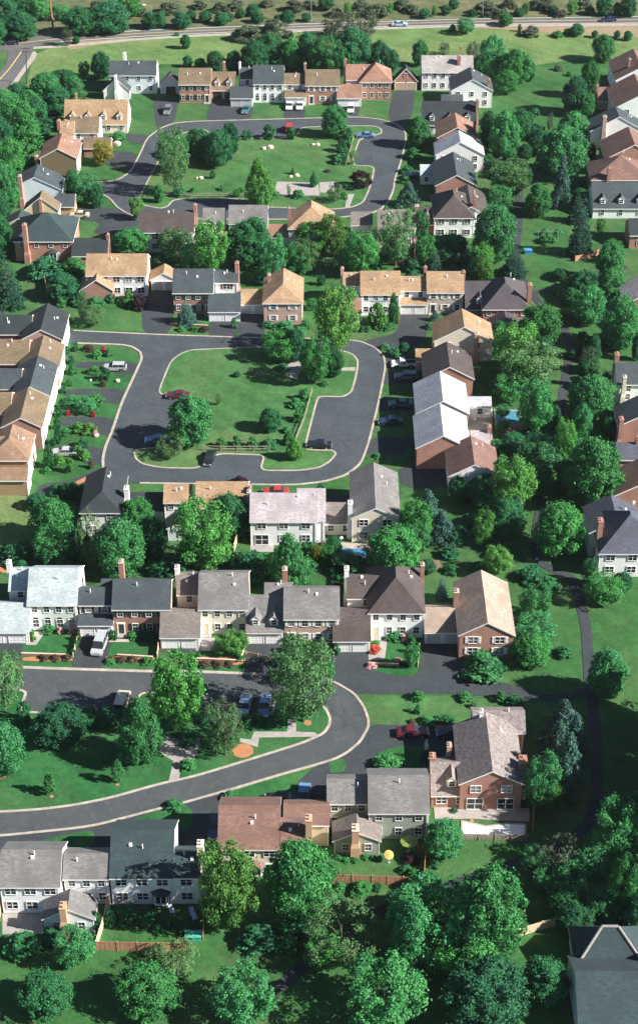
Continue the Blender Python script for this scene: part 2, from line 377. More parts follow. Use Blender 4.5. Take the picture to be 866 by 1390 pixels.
ribbon('kerb', MID[3:22], 0.40, 0.0, 'concrete', 0.13)
ribbon('kerb', MID[23:34], 0.5, 0.0, 'concrete', 0.13)
island('lawn', [(280,474),(350,471),(430,473),(470,477),(481,482),(487,490),(486,502),(483,517),(478,533),(466,540),(434,539),(431,545),(424,572),(417,600),(416,610),(434,611),(452,611),(458,616),(449,627),(434,636),(405,640),(358,640),(353,635),(358,619),(330,618),(297,617),(284,626),(271,635),(260,637),(217,636),(193,631),(183,623),(181,613),(190,609),(232,607),(256,604),(257,570),(257,537),(240,536),(220,537),(215,532),(219,520),(225,505),(232,490),(245,480),(260,475)])
LOW = [(-80,906),(25,906),(75,908),(208,912),(267,912),(382,917),(440,921),(456,927),(481,942),(494,960),(500,977),(500,987),(489,1007),(471,1022),(456,1030),(434,1037),(380,1052),(317,1071),(250,1090),(205,1101),(133,1120),(100,1125),(0,1135),(-80,1139)]
sheet('road', LOW, 0.070, 'asphalt_warm', smooth=1)
ribbon('kerb', LOW[:6], 0.6, 0.0, 'concrete', 0.13)
ribbon('kerb', LOW[6:], 0.40, 0.0, 'concrete', 0.13)
island('lawn', [(-80,936),(28,935),(38,940),(34,952),(32,966),(100,968),(168,969),(180,955),(190,942),(200,939),(268,940),(280,945),(284,970),(326,971),(367,972),(374,946),(395,944),(434,955),(444,962),(450,975),(449,985),(441,997),(412,1010),(342,1032),(267,1055),(217,1066),(150,1085),(100,1095),(50,1101),(0,1104),(-80,1105)], 'lawn_rich', kerb=0.42)
DR = [
 [(207,133),(243,134),(237,167),(212,177)], [(287,135),(316,135),(311,164),(279,164)], [(312,145),(345,145),(341,162),(309,162)],
 [(387,146),(416,146),(412,161),(384,161)], [(463,142),(489,142),(485,160),(465,160)], [(533,121),(563,122),(561,150),(550,172),(526,164)],
 [(118,213),(150,204),(186,207),(182,230),(165,232)], [(168,181),(202,183),(193,197),(172,192)],
 [(92,282),(130,280),(165,284),(190,298),(182,318),(125,318),(138,302),(95,297)],
 [(194,396),(238,396),(233,454),(193,454)], [(285,434),(327,434),(323,457),(283,457)], [(327,424),(360,426),(359,458),(325,458)],
 [(542,425),(581,425),(579,458),(570,470),(510,474),(490,464),(540,452)],
 [(105,491),(191,492),(181,509),(160,508),(143,499),(104,500)], [(88,528),(174,528),(163,549),(140,546),(118,535),(86,538)],
 [(80,566),(157,566),(150,592),(130,589),(118,577),(78,579)], [(70,606),(142,606),(141,630),(118,631),(96,615),(72,614)],
 [(46,676),(54,658),(102,650),(141,632),(160,657),(120,680)],
 [(520,484),(572,484),(572,500),(519,500)], [(518,504),(570,504),(570,522),(516,522)], [(510,540),(568,540),(568,558),(507,558)],
 [(500,594),(572,594),(572,618),(493,618)], [(540,632),(625,632),(625,662),(545,662)],
 [(-60,868),(34,868),(27,907),(-60,907)], [(106,862),(154,862),(142,909),(96,909)], [(218,874),(270,876),(266,886),(217,886)], [(334,872),(386,874),(376,916),(333,915)],
 [(382,916),(440,900),(452,880),(504,880),(502,908),(530,917),(568,918),(574,868),(628,868),(628,905),(642,920),(700,930),(748,945),(742,954),(690,946),(600,942),(500,942),(481,942),(456,927),(430,925)],
 [(500,983),(560,985),(640,986),(640,1064),(440,1064),(440,1100),(394,1100),(402,1064),(434,1036),(471,1021),(489,1006)],
 [(-80,1137),(0,1134),(100,1124),(133,1119),(205,1100),(250,1089),(317,1070),(302,1086),(296,1150),(-80,1170)],
 [(192,398),(236,398),(236,410),(192,410)], [(640,985),(700,985),(700,1000),(640,1000)], [(440,682),(480,682),(480,672),(440,672)],
 [(845,600),(900,600),(900,680),(850,680)],
]
for i, d in enumerate(DR): sheet('driveway', d, 0.012 + i * .0015, 'driveway_asphalt', smooth=1)
sheet('lawn', [(40,1148),(60,1140),(122,1127),(129,1133),(127,1148),(110,1156),(50,1156)], 0.076, 'lawn_rich', smooth=2)
sheet('lawn', [(182,1112),(205,1104),(250,1092),(262,1100),(262,1126),(190,1124)], 0.076, 'lawn_rich', smooth=2)
sheet('lawn', [(446,1036),(452,1031),(466,1030),(471,1037),(467,1048),(448,1050)], 0.076, 'lawn_rich', smooth=2)
sheet('lawn', [(506,1028),(522,1018),(545,1012),(576,1014),(578,1052),(506,1052)], 0.076, 'lawn_rich', smooth=2)
sheet('lawn', [(304,1082),(320,1073),(385,1055),(401,1062),(404,1078),(392,1086),(310,1088)], 0.076, 'lawn_rich', smooth=2)
sheet('lawn', [(498,944),(600,945),(690,950),(745,958),(748,972),(700,982),(600,985),(520,989),(502,980)], 0.006, 'lawn', smooth=2)
for q in ([(32,864),(105,864),(96,904),(28,904)], [(146,868),(222,868),(214,908),(142,908)], [(268,884),(338,884),(332,910),(262,910)],
          [(504,872),(570,872),(566,917),(500,914)], [(108,470),(180,473),(190,486),(185,493),(108,490)], [(100,508),(180,509),(168,528),(98,526)],
          [(90,540),(162,551),(152,566),(86,564)], [(112,632),(140,632),(120,652),(100,650)], [(110,600),(150,594),(142,608),(115,606)]):
    sheet('lawn', q, 0.005, 'lawn_rich', smooth=1)
sheet('lawn', [(-20,670),(50,674),(60,700),(40,735),(-20,740)], 0.006, 'meadow', smooth=2)
sheet('lawn', [(350,420),(100,420),(100,446),(200,450),(232,452)], 0.005, 'lawn', smooth=1)
# walks
for q in ([(217,1002),(272,1003),(272,1012),(262,1036),(248,1036),(243,1059),(229,1062),(236,1034),(217,1022)],
          [(326,1008),(350,1015),(352,1002),(424,1001),(432,1000),(428,995),(402,994),(402,978),(391,978),(390,994),(345,994),(341,1005),(326,1003)]):
    sheet('path', q, 0.146, 'paving')
for q in ([(376,247),(432,249),(434,266),(372,266)], [(434,248),(456,247),(454,262),(434,262)], [(472,264),(481,264),(474,283),(468,283)],
          [(382,498),(405,490),(412,497),(402,516),(388,510)], [(463,500),(482,499),(482,504),(463,504)]):
    sheet('path', q, 0.146, 'paving')
sheet('path', [(500,880),(526,866),(522,896),(500,896)], 0.079, 'paving'); sheet('path', [(268,866),(292,866),(290,884),(266,884)], 0.079, 'paving')
sheet('path', [(36,858),(62,858),(50,876),(36,876)], 0.079, 'paving'); sheet('path', [(148,868),(176,868),(176,872),(148,872)], 0.079, 'concrete')
sheet('patio', [(588,1092),(640,1090),(718,1098),(718,1116),(640,1112),(590,1112)], 0.079, 'paving')
sheet('patio', [(4,1240),(60,1240),(60,1268),(4,1268)], 0.010, 'paving'); sheet('patio', [(436,735),(500,738),(520,744),(518,758),(436,758)], 0.010, 'concrete')
sheet('patio', [(340,738),(372,738),(372,749),(340,749)], 0.010, 'paving'); sheet('patio', [(634,545),(668,545),(668,600),(634,600)], 0.066, 'concrete')
sheet('soil_bed', [(520,778),(595,758),(600,772),(560,782),(520,790)], 0.083, 'soil', smooth=1)
FP = dict(width=1.75, z=0.064, mat='driveway_asphalt')
ribbon('footpath', [(775,470),(768,510),(762,545),(752,590),(742,640),(733,690),(726,735),(728,758),(745,772),(776,784),(786,812),(795,850),(798,890),(800,930),(807,985),(810,1040),(808,1090),(800,1115),(784,1132),(762,1146),(720,1165),(660,1186),(590,1210),(520,1234),(480,1256),(440,1290),(380,1340),(330,1380)], **FP)
ribbon('footpath', [(706,235),(704,270),(704,300),(700,340),(705,375),(720,398),(745,394),(775,382),(812,370),(850,362)], **{**FP, 'z': .068})
ribbon('footpath', [(720,398),(735,415),(762,440),(775,470)], **{**FP, 'z': .072})
ribbon('footpath', [(742,948),(770,945),(800,940)], **{**FP, 'z': .068})
for u, v, w in ((195,1030,6.5),(160,1066,2.5),(71,1082,2.8),(330,1020,14),(2,1054,7),(418,982,5),(640,1115,3)):
    s = scale_at(v)[0]; c = at(u, v); r = w / s * 1.0; mb = MB()
    mb.face([(c.x + r * math.cos(k / 18 * 6.283) * (1 + .12 * math.sin(3 * k)), c.y + r * math.sin(k / 18 * 6.283), 0.15) for k in range(18)])
    structure(link('mulch_bed', mb.mesh('mulch_bed', ['mulch'])))
for q in ([(100,656),(120,646),(122,650),(108,658)], [(0,762),(24,760),(20,778),(0,778)],
          [(590,990),(612,990),(612,984),(590,984)], [(30,898),(100,898),(98,892),(32,892)], [(142,898),(210,898),(210,891),(144,891)], [(264,903),(332,903),(334,892),(264,892)]):
    sheet('soil_bed', q, 0.083, 'mulch', smooth=1)
# ------------------------------------------------------------------ houses
WIN = {}
def window_mesh(w, h, kind):
    key = (round(w, 2), round(h, 2), kind)
    if key in WIN: return WIN[key]
    mb = MB(); f = 0.065
    mb.box(-w/2 - f, w/2 + f, -0.09, 0.05, -h/2 - f, -h/2, 0); mb.box(-w/2 - f, w/2 + f, -0.09, 0.05, h/2, h/2 + f, 0)
    mb.box(-w/2 - f, -w/2, -0.085, 0.05, -h/2, h/2, 0); mb.box(w/2, w/2 + f, -0.085, 0.05, -h/2, h/2, 0)
    mb.face([(-w/2, -0.02, -h/2), (w/2, -0.02, -h/2), (w/2, -0.02, h/2), (-w/2, -0.02, h/2)], 1)
    mb.box(-w/2, w/2, -0.055, -0.021, -0.022, 0.022, 0)
    if kind == 'double': mb.box(-0.045, 0.045, -0.065, -0.0215, -h/2, h/2, 0)
    elif kind == 'slide':
        mb.box(-0.05, 0.05, -0.065, -0.0215, -h/2, h/2, 0)
    else:
        mb.box(-0.012, 0.012, -0.05, -0.0215, -h/2, h/2, 0)
    if kind == 'arch':
        n = 10; mb.face([(w/2 * 1.15 * math.cos(math.pi * k / n), -0.03, h/2 + w/2 * 0.95 * math.sin(math.pi * k / n) + f) for k in range(n + 1)], 1)
        for k in range(n):
            a0, a1 = math.pi * k / n, math.pi * (k + 1) / n
            mb.face([(w * .575 * math.cos(a0), -0.06, h/2 + f + w * .475 * math.sin(a0)), (w * .7 * math.cos(a0), -0.06, h/2 + f + w * .6 * math.sin(a0)),
                     (w * .7 * math.cos(a1), -0.06, h/2 + f + w * .6 * math.sin(a1)), (w * .575 * math.cos(a1), -0.06, h/2 + f + w * .475 * math.sin(a1))], 0)
    WIN[key] = mb.mesh('window', ['frame', 'glass']); return WIN[key]
SHUT = {}
def shutter_mesh(h, mat):
    key = (round(h, 2), mat)
    if key not in SHUT:
        mb = MB(); mb.box(-0.21, 0.21, -0.06, 0.03, -h/2, h/2)
        for k in range(2): mb.box(-0.15, 0.15, -0.075, -0.06, -h/2 + .08 + k * h/2, -0.06 + k * h/2, 0)
        SHUT[key] = mb.mesh('shutter', [mat])
    return SHUT[key]
GAR = {}
def garage_mesh(w, h, mat):
    key = (round(w, 1), round(h, 1), mat); w, h = key[0], key[1]
    if key not in GAR:
        mb = MB(); rows = 4
        for r in range(rows):
            z0 = r * h / rows; mb.box(-w/2, w/2, -0.03, 0.06, z0 + 0.012, z0 + h / rows - 0.012)
            n = 4
            for k in range(n):
                x0 = -w/2 + k * w / n
                mb.box(x0 + .1, x0 + w / n - .1, -0.045, -0.03, z0 + .12, z0 + h / rows - .12)
        for x in (-w/2 - .12, w/2): mb.box(x, x + .12, -0.07, 0.06, 0, h, 1)
        mb.box(-w/2 - .12, w/2 + .12, -0.072, 0.06, h, h + .15, 1)
        GAR[key] = mb.mesh('garage_door', [mat, 'trim'])
    return GAR[key]
DOORS = {}
def door_mesh(mat):
    if mat not in DOORS:
        mb = MB(); mb.box(-.46, .46, -.05, .04, 0, 2.1)
        for x in (-.62, .46): mb.box(x, x + .16, -.10, .04, 0, 2.1, 1)
        mb.box(-.68, .68, -.13, .04, 2.1, 2.35, 1); mb.box(-.9, .9, -1.0, .0, -.1, .14, 2)
        for k in range(2):
            for s in (-1, 1): mb.box(s * .22 - .14, s * .22 + .14, -.065, -.05, .2 + k * .95, 1.0 + k * .95)
        DOORS[mat] = mb.mesh('door', [mat, 'trim', 'paving'])
    return DOORS[mat]

def solid_roof(faces, th, top, edge='trim'):
    mb = MB(); edges = {}
    idx = {}
    def key(p): return (round(p[0], 4), round(p[1], 4), round(p[2], 4))
    for f in faces:
        mb.face(f, 0)
        mb.face([(p[0], p[1], p[2] - th) for p in reversed(f)], 1)
        for i in range(len(f)):
            a, b = key(f[i]), key(f[(i + 1) % len(f)])
            edges[(a, b)] = (f[i], f[(i + 1) % len(f)])
    for (a, b), (p, q) in edges.items():
        if (b, a) not in edges:
            mb.face([(p[0],p[1],p[2]-th), (q[0],q[1],q[2]-th), q, p], 1)
    return mb.mesh('roof', [top, edge])
HOUSES = []; FOOT = []
GND = -0.25
def roof_faces(kind, x0, x1, y0, y1, h, s, o=0.32, e=0.16):
    """top faces, ccw seen from above"""
    if kind == 'gx':
        ym = (y0 + y1) / 2; zr = h + s * (ym - y0); a, b = x0 - e, x1 + e; ze = h - s * o
        return [[(a, y0 - o, ze), (b, y0 - o, ze), (b, ym, zr), (a, ym, zr)], [(a, ym, zr), (b, ym, zr), (b, y1 + o, ze), (a, y1 + o, ze)]], zr
    if kind == 'gy':
        xm = (x0 + x1) / 2; zr = h + s * (xm - x0); a, b = y0 - e, y1 + e; ze = h - s * o
        return [[(x0 - o, a, ze), (xm, a, zr), (xm, b, zr), (x0 - o, b, ze)], [(xm, a, zr), (x1 + o, a, ze), (x1 + o, b, ze), (xm, b, zr)]], zr
    if kind == 'hx':
        d = (y1 - y0) / 2; k = min(d, (x1 - x0) / 2 - 0.05); ym = (y0 + y1) / 2; zr = h + s * d; ze = h - s * o
        A, B, Cc, D = (x0-o,y0-o,ze), (x1+o,y0-o,ze), (x1+o,y1+o,ze), (x0-o,y1+o,ze)
        P, Q = (x0 + k, ym, zr), (x1 - k, ym, zr)
        return [[A, B, Q, P], [B, Cc, Q], [Cc, D, P, Q], [D, A, P]], zr
    if kind == 'hy':                                         # hipped towards the front, gable at the back
        w = (x1 - x0) / 2; xm = (x0 + x1) / 2; zr = h + s * w; ze = h - s * o
        k = min(w, (y1 - y0) * 0.6)
        A, B, Cc, D = (x0-o,y0-o,ze), (x1+o,y0-o,ze), (x1+o,y1+e,ze), (x0-o,y1+e,ze)
        P, Q = (xm, y0 + k, zr), (xm, y1 + e, zr)
        return [[A, B, P], [B, Cc, Q, P], [D, A, P, Q]], zr
    if kind == 'hyy':                                        # hipped at both ends
        w = (x1 - x0) / 2; xm = (x0 + x1) / 2; zr = h + s * w; ze = h - s * o; k = min(w, (y1 - y0) / 2 - 0.02)
        A, B, Cc, D = (x0-o,y0-o,ze), (x1+o,y0-o,ze), (x1+o,y1+o,ze), (x0-o,y1+o,ze)
        P, Q = (xm, y0 + k, zr), (xm, y1 - k, zr)
        return [[A, B, P], [B, Cc, Q, P], [Cc, D, Q], [D, A, P, Q]], zr
def parse(b):
    t = b.split(); kind = t[0]; xl, xr, ye, yr, h = map(float, t[1:6]); o = dict(x.split('=') for x in t[8:])
    s = float(o.get('s', 0.66 if kind in ('gx', 'hx') else 0.55))
    F = at((xl + xr) / 2, ye, h); XL, XR = at(xl, ye, h).x, at(xr, ye, h).x; y0 = F.y
    if 'dep' in o: y1 = y0 + float(o['dep'])
    elif kind in ('gx', 'hx'):
        d = ray(CX, yr); tt = (CAM_H - h + s * y0) / (s * d.y - d.z); y1 = y0 + 2 * max(1.2, d.y * tt - y0)
    else:
        zr = h + s * (XR - XL) / 2; y1 = max(y0 + 3.0, at(CX, yr, zr).y)
    return dict(kind=kind, x0=XL, x1=XR, y0=y0, y1=y1, h=h, s=s, wall='wall_' + t[6], roof='roof_' + t[7], o=o)
LOGDIM = []
def house(short, label, blocks, chims=(), cat='house', group=None):
    B = [parse(b) for b in blocks]; b0 = B[0]; FOOT.extend((b['x0'], b['x1'], b['y0'], b['y1']) for b in B)
    loc = Vector(((b0['x0'] + b0['x1']) / 2, b0['y0'], 0))
    root = thing('house', label, cat, loc, 0, group)
    def W(mb):                                               # world -> root space
        mb.v = [(x - loc.x, y - loc.y, z) for x, y, z in mb.v]; return mb
    def part(name, me, x, y, z, rz=0, parent=None):
        o = link(name, me, root if parent is None else parent)
        o.location = (x - loc.x, y - loc.y, z) if parent is None else (x, y, z); o.rotation_euler = (0, 0, rz); return o
    def window(x, y, z, w, h, kind, rz, sh):
        wo = part('window', window_mesh(w, h, kind), x, y, z, rz)
        if sh:
            for sg in (-1, 1): part('shutter', shutter_mesh(h, 'shutter_' + sh), sg * (w/2 + .34), 0, 0, 0, wo)
        return wo
    for bi, b in enumerate(B):
        x0, x1, y0, y1, h, s, kind, o = (b[k] for k in ('x0', 'x1', 'y0', 'y1', 'h', 's', 'kind', 'o'))
        faces, zr = roof_faces(kind, x0, x1, y0, y1, h, s); b['zr'] = zr
        LOGDIM.append((short, kind, round(x1 - x0, 1), round(y1 - y0, 1), round(zr, 1)))
        mb = MB(); th = 0.22; zt = h - th * 0.5
        fl = [[(x - loc.x, y - loc.y, z) for x, y, z in f] for f in faces]
        rf = link('roof', solid_roof(fl, th, b['roof']), root)
        # walls, each gable reaching just under the roof
        mb = MB(); zg = zr - th * 0.6; xm, ym = (x0 + x1) / 2, (y0 + y1) / 2
        L = [(x0, y1, GND), (x0, y0, GND), (x0, y0, zt), (x0, y1, zt)]; Rr = [(x1, y0, GND), (x1, y1, GND), (x1, y1, zt), (x1, y0, zt)]
        Fr = [(x0, y0, GND), (x1, y0, GND), (x1, y0, zt), (x0, y0, zt)]; Bk = [(x1, y1, GND), (x0, y1, GND), (x0, y1, zt), (x1, y1, zt)]
        if kind == 'gx': L = L[:3] + [(x0, ym, zg)] + L[3:]; Rr = Rr[:3] + [(x1, ym, zg)] + Rr[3:]
        if kind == 'gy': Fr = Fr[:3] + [(xm, y0, zg)] + Fr[3:]
        if kind in ('gy', 'hy'): Bk = Bk[:3] + [(xm, y1, zg)] + Bk[3:]
        side = 1 if 'sw' in o else 2 if 'par' in o else 0
        mb.face(L, side); mb.face(Rr, side); mb.face(Fr, 0); mb.face(Bk, 0)
        W(mb); link('wall', mb.mesh('wall', [b['wall'], 'wall_' + o.get('sw', 'white'), 'wall_' + o.get('par', 'white')]), root)
        w = x1 - x0; sh = o.get('sh')
        g = int(o.get('g', 0))
        if g:
            gw = min(2.7, (w - 0.5) / g - 0.35); gh = min(2.15, h - 0.45)
            for k in range(g):
                part('garage_door', garage_mesh(gw, gh, 'garage_' + o.get('gm', 'white')), x0 + w * (k + .5) / g, y0 - 0.01, 0.0)
        n = int(o.get('w', 0 if g and h < 4 else max(1, round(w / 2.35))))
        di = int(o.get('d', -1)); rows = [h - 1.15, 1.55] if h > 4.4 else [min(1.5, h - 1.1)]
        if o.get('rows') == 'u': rows = rows[:1]
        for ri, z in enumerate(rows):
            for k in range(n):
                x = x0 + w * (k + .5) / n
                if ri == len(rows) - 1 and k == di and len(rows) > 1:
                    part('door', door_mesh('door_' + o.get('dmat', 'dark')), x, y0, 0.05); continue
                kd = o.get('k', 'sash')
                if ri == 1 and 'arch' in o: window(x, y0 - .01, 1.35, .95, 1.5, 'arch', 0, None)
                elif ri == 1 and str(k) in o.get('sl', ''): window(x, y0 - .01, 1.2, 2.2, 2.0, 'slide', 0, None)
                else: window(x, y0 - .01, z, 1.42 if kd == 'double' else .86, 1.28, kd, 0, sh)
        if o.get('gw'): 
            window(xm, y0 - .01, h + (zr - h) * .42, .8, 1.0, 'sash', 0, None)
        for key, xx, rz in (('r', x1 + .01, math.pi / 2), ('l', x0 - .01, -math.pi / 2)):
            if key in o:
                n2 = int(o[key])
                for z in ([h - 1.15, 1.55] if h > 4.4 else [1.5]):
                    for k in range(n2): window(xx, y0 + (y1 - y0) * (k + .5) / n2, z, .86, 1.28, 'sash', rz, o.get('sh2'))
        dmn = int(o.get('dm', 0))
        for k in range(dmn):
            x = x0 + w * (k + .5) / dmn; yf = y0 + 0.55 / max(.5, s) ; zb = h + s * (yf - y0) - .1
            dw, dh = 1.35, 1.35 ; zt2 = zb + dh; zp = zt2 + .75; yb = min(y0 + (zp - h) / s, (y0 + y1) / 2 - .05)
            m2 = MB()
            m2.face([(x - dw/2, yf, zb - .3), (x + dw/2, yf, zb - .3), (x + dw/2, yf, zt2), (x, yf, zp - .1), (x - dw/2, yf, zt2)])
            m2.face([(x - dw/2, yb, zb), (x - dw/2, yf, zb - .3), (x - dw/2, yf, zt2), (x - dw/2, yb, zt2)])
            m2.face([(x + dw/2, yf, zb - .3), (x + dw/2, yb, zb), (x + dw/2, yb, zt2), (x + dw/2, yf, zt2)])
            do = link('dormer', W(m2).mesh('dormer', ['wall_white']), root)
            fs, _ = roof_faces('gy', x - dw/2, x + dw/2, yf, yb, zt2, 1.05, .15, .12)
            link('dormer_roof', solid_roof([[(a - loc.x, c - loc.y, z) for a, c, z in f] for f in fs], .1, b['roof']), do)
            link('window', window_mesh(.72, 1.0, 'sash'), do, (x - loc.x, yf - .02 - loc.y, zb + .72))
        if 'bay' in o:
            x = x0 + w * float(o['bay']); m2 = MB()
            pts = [(x - 1.25, y0), (x - .75, y0 - .75), (x + .75, y0 - .75), (x + 1.25, y0)]
            for (a, c), (d, e) in zip(pts, pts[1:]):
                m2.face([(a, c, .5), (d, e, .5), (d, e, .9), (a, c, .9)]); m2.face([(a, c, .9), (d, e, .9), (d, e, 2.2), (a, c, 2.2)], 1)
                m2.face([(a, c, 2.2), (d, e, 2.2), (d, e, 2.45), (a, c, 2.45)])
            for a, c in pts: m2.box(a - .07, a + .07, c - .07, c + .07, .5, 2.45)
            for (a, c), (d, e) in zip(pts, pts[1:]):
                mx, my = (a + d) / 2, (c + e) / 2; m2.box(mx - .05, mx + .05, my - .06, my + .02, .9, 2.2)
            m2.face([(p[0], p[1], .5) for p in reversed(pts)])
            bo = link('bay_window', W(m2).mesh('bay_window', ['frame', 'glass']), root)
            m3 = MB(); ap = (x, y0, 3.05)
            q = [(x - 1.45, y0, 2.42), (x - .85, y0 - .95, 2.42), (x + .85, y0 - .95, 2.42), (x + 1.45, y0, 2.42)]
            for a, c in zip(q, q[1:]): m3.face([a, c, ap])
            m3.face(list(reversed(q)), 1); link('bay_roof', W(m3).mesh('bay_roof', [o.get('bm', b['roof']), 'trim']), bo)
        if 'cap' in o:
            A, Bq = faces[0][0], faces[0][1]; Q, Pp = faces[0][2], faces[0][3]
            m2 = MB()
            for a, c in ((A, Pp), (Bq, Q), (Pp, Q)): m2.tube(Vector(a) + Vector((0,0,.05)), Vector(c) + Vector((0,0,.05)), .2, .2, 6)
            link('ridge_cap', W(m2).mesh('ridge_cap', ['roof_stone']), rf)
        # small plumbing vents and caps on the bigger roofs
        rr = random.Random(int(x0 * 77 + y0 * 13))
        if h > 4.4 and kind == 'gx':
            for k in range(rr.choice((1, 2, 2))):
                x = x0 + w * rr.uniform(.25, .75); f = rr.uniform(.55, .92); y = y0 + f * (ym - y0); z = h + s * (y - y0)
                m2 = MB()
                if k == 0: m2.tube((x, y, z - .2), (x, y, z + .75), .07, .07, 7)
                else: m2.box(x - .2, x + .2, y - .2, y + .2, z - .2, z + .22); 
                link('roof_vent', W(m2).mesh('roof_vent', ['trim']), rf)
        if kind in ('gy', 'hy', 'hyy') and h > 4 and y1 - y0 > 6:
            for k in range(2):
                f = rr.uniform(.35, .85); y = y0 + (y1 - y0) * rr.uniform(.55, .85); x = x1 - f * (x1 - x0) / 2; z = h + s * (x1 - x)
                m2 = MB()
                if k: m2.tube((x, y, z - .2), (x, y, z + .7), .07, .07, 7)
                else: m2.box(x - .2, x + .2, y - .2, y + .2, z - .25, z + .22)
                link('roof_vent', W(m2).mesh('roof_vent', ['trim']), rf)
        # corner boards on siding, gutter board under the eaves
        if h > 2 and 'brick' not in b['wall']:
            for xx in (x0 - .02, x1 - .10):
                m2 = MB(); m2.box(xx, xx + .12, y0 - .025, y0 + .1, GND, zt - .15)
                link('corner_board', W(m2).mesh('corner_board', ['trim']), root)
        if kind == 'gx' and h > 4.4:
            m2 = MB(); m2.tube((x1 - .25, y0 - .07, 0), (x1 - .25, y0 - .07, h - .2), .05, .05, 6)
            link('downpipe', W(m2).mesh('downpipe', ['trim']), root)
    for c in chims:
        t = c.split(); b = B[int(t[0])]; u, v, top = map(float, t[1:4]); mat = 'wall_' + t[4]; sz = float(t[5]) if len(t) > 5 else 1.0
        x = b['x0'] + u * (b['x1'] - b['x0']); y = b['y0'] + v * (b['y1'] - b['y0']); z = b['zr'] + top; dx, dy = .33 * sz, .52 * sz
        mb = MB(); mb.box(x - dx, x + dx, y - dy, y + dy, 2.6, z)
        mb.box(x - dx * 1.35, x + dx * 1.35, y - dy * 1.3, y + dy * 1.3, GND, 2.2)
        i = len(mb.v)
        a = [(x - dx*1.35, y - dy*1.3, 2.2), (x + dx*1.35, y - dy*1.3, 2.2), (x + dx*1.35, y + dy*1.3, 2.2), (x - dx*1.35, y + dy*1.3, 2.2)]
        d = [(x - dx, y - dy, 2.9), (x + dx, y - dy, 2.9), (x + dx, y + dy, 2.9), (x - dx, y + dy, 2.9)]
        for k in range(4): mb.face([a[k], a[(k+1) % 4], d[(k+1) % 4], d[k]])
        ch = link('chimney', W(mb).mesh('chimney', [mat]), root)
        m2 = MB(); m2.box(x - dx - .04, x + dx + .04, y - dy - .04, y + dy + .04, z - .02, z + .10)
        for k in (-1, 1): m2.tube((x, y + k * dy * .45, z + .14), (x, y + k * dy * .45, z + .42), .14, .12, 8, 1)
        link('chimney_cap', W(m2).mesh('chimney_cap', [mat, 'concrete']), ch)
    cu = sum((b['x0'] + b['x1']) / 2 for b in B) / len(B); cv = sum((b['y0'] + b['y1']) / 2 for b in B) / len(B)
    q = px((cu, cv, 3.0)); HOUSES.append((short, q[0], q[1], root))
    return root
H = house
# top row
H('leftmost white top-row house', 'white house with dark slate roof and white chimneys, leftmost of the top row',
  ['gx 149 212 101 82 5.4 bluewhite slate w=4 r=1 par=white', 'gy 141 176 122 103 2.7 white slate w=0 s=.95', 'gy 218 246 114 96 2.8 bluewhite black g=1 gm=dark w=0 s=1.0'],
  ['0 .3 .75 1.3 white 1.2', '1 .5 .0 .6 white 1.1'])
H('brick cottage with two dormers', 'brick house with brown roof and lower dormered garage wing in the top row',
  ['gx 243 286 113.5 92 5.4 brick olive w=4 d=3 sh=black', 'gx 287 319 121 97 2.8 brick olive g=2 gm=dark dm=2 s=.8'], ['1 .5 1.0 1.0 brick'])
H('slate-roofed white top-row house', 'white house with slate roof, arched lower windows and double garage in the top row',
  ['gx 344 385 113 88 5.4 white slate w=4 arch=1 par=white', 'gx 327 345 106 91 5.0 bluewhite slate w=1 rows=u', 'gx 313 343 132 117 2.6 bluewhite slate g=2 gm=grey'], ['1 -.08 .5 1.2 white .9'])
H('brick house behind white cars', 'brick house with olive roof and white garage fronted by two white cars',
  ['gx 415 461 115 94 5.4 brick olive w=3 d=0 sh=white', 'gx 386 415 113 99 5.2 white olive w=2 rows=u', 'gx 387 415 131 122 2.6 white olive g=2 s=.4'], ['0 -.02 .6 1.2 brick'])
H('hip-roofed brick top-row house', 'brick house with hipped red roof, two rows of four windows, in the top row',
  ['hyy 489 531 110 87 5.4 brick red w=4 dep=9.5 s=.8', 'gx 470 506 107 87 5.2 white red w=1 rows=u', 'gx 458 490 132 114 2.6 white red g=2 gm=white'], ['1 -.03 .5 1.2 brick 1.1'])
H('gabled brick garage house', 'small steep gabled brick building with white trim and garage doors at end of driveway',
  ['gy 535 566 109 90 2.8 brick black g=2 gm=tan w=0 gw=1 s=1.1'])
H('white house with weathered roof', 'white house with weathered grey roof and two brick chimneys right of the top row',
  ['gx 573 642 97 75 5.4 white stone w=6'], ['0 .78 .85 1.2 brick', '0 .72 .25 .6 brick 1.3'])
H('slate-and-white gabled house', 'white gabled house with dark left and grey right roof slope, top right corner of green',
  ['gy 613 668 122 91 5.0 white slate r=2 w=3', 'gx 600 628 138 128 2.6 white slate w=1'], ['0 .9 .1 -.5 brick'])
H('black-roofed cottage with white dormers', 'low cottage with black mansard roof and three white arched dormers',
  ['gx 574 646 168 137 2.8 bluewhite black dm=3 w=3 s=1.0'], ['0 1.02 .3 .8 brick 1.1'])
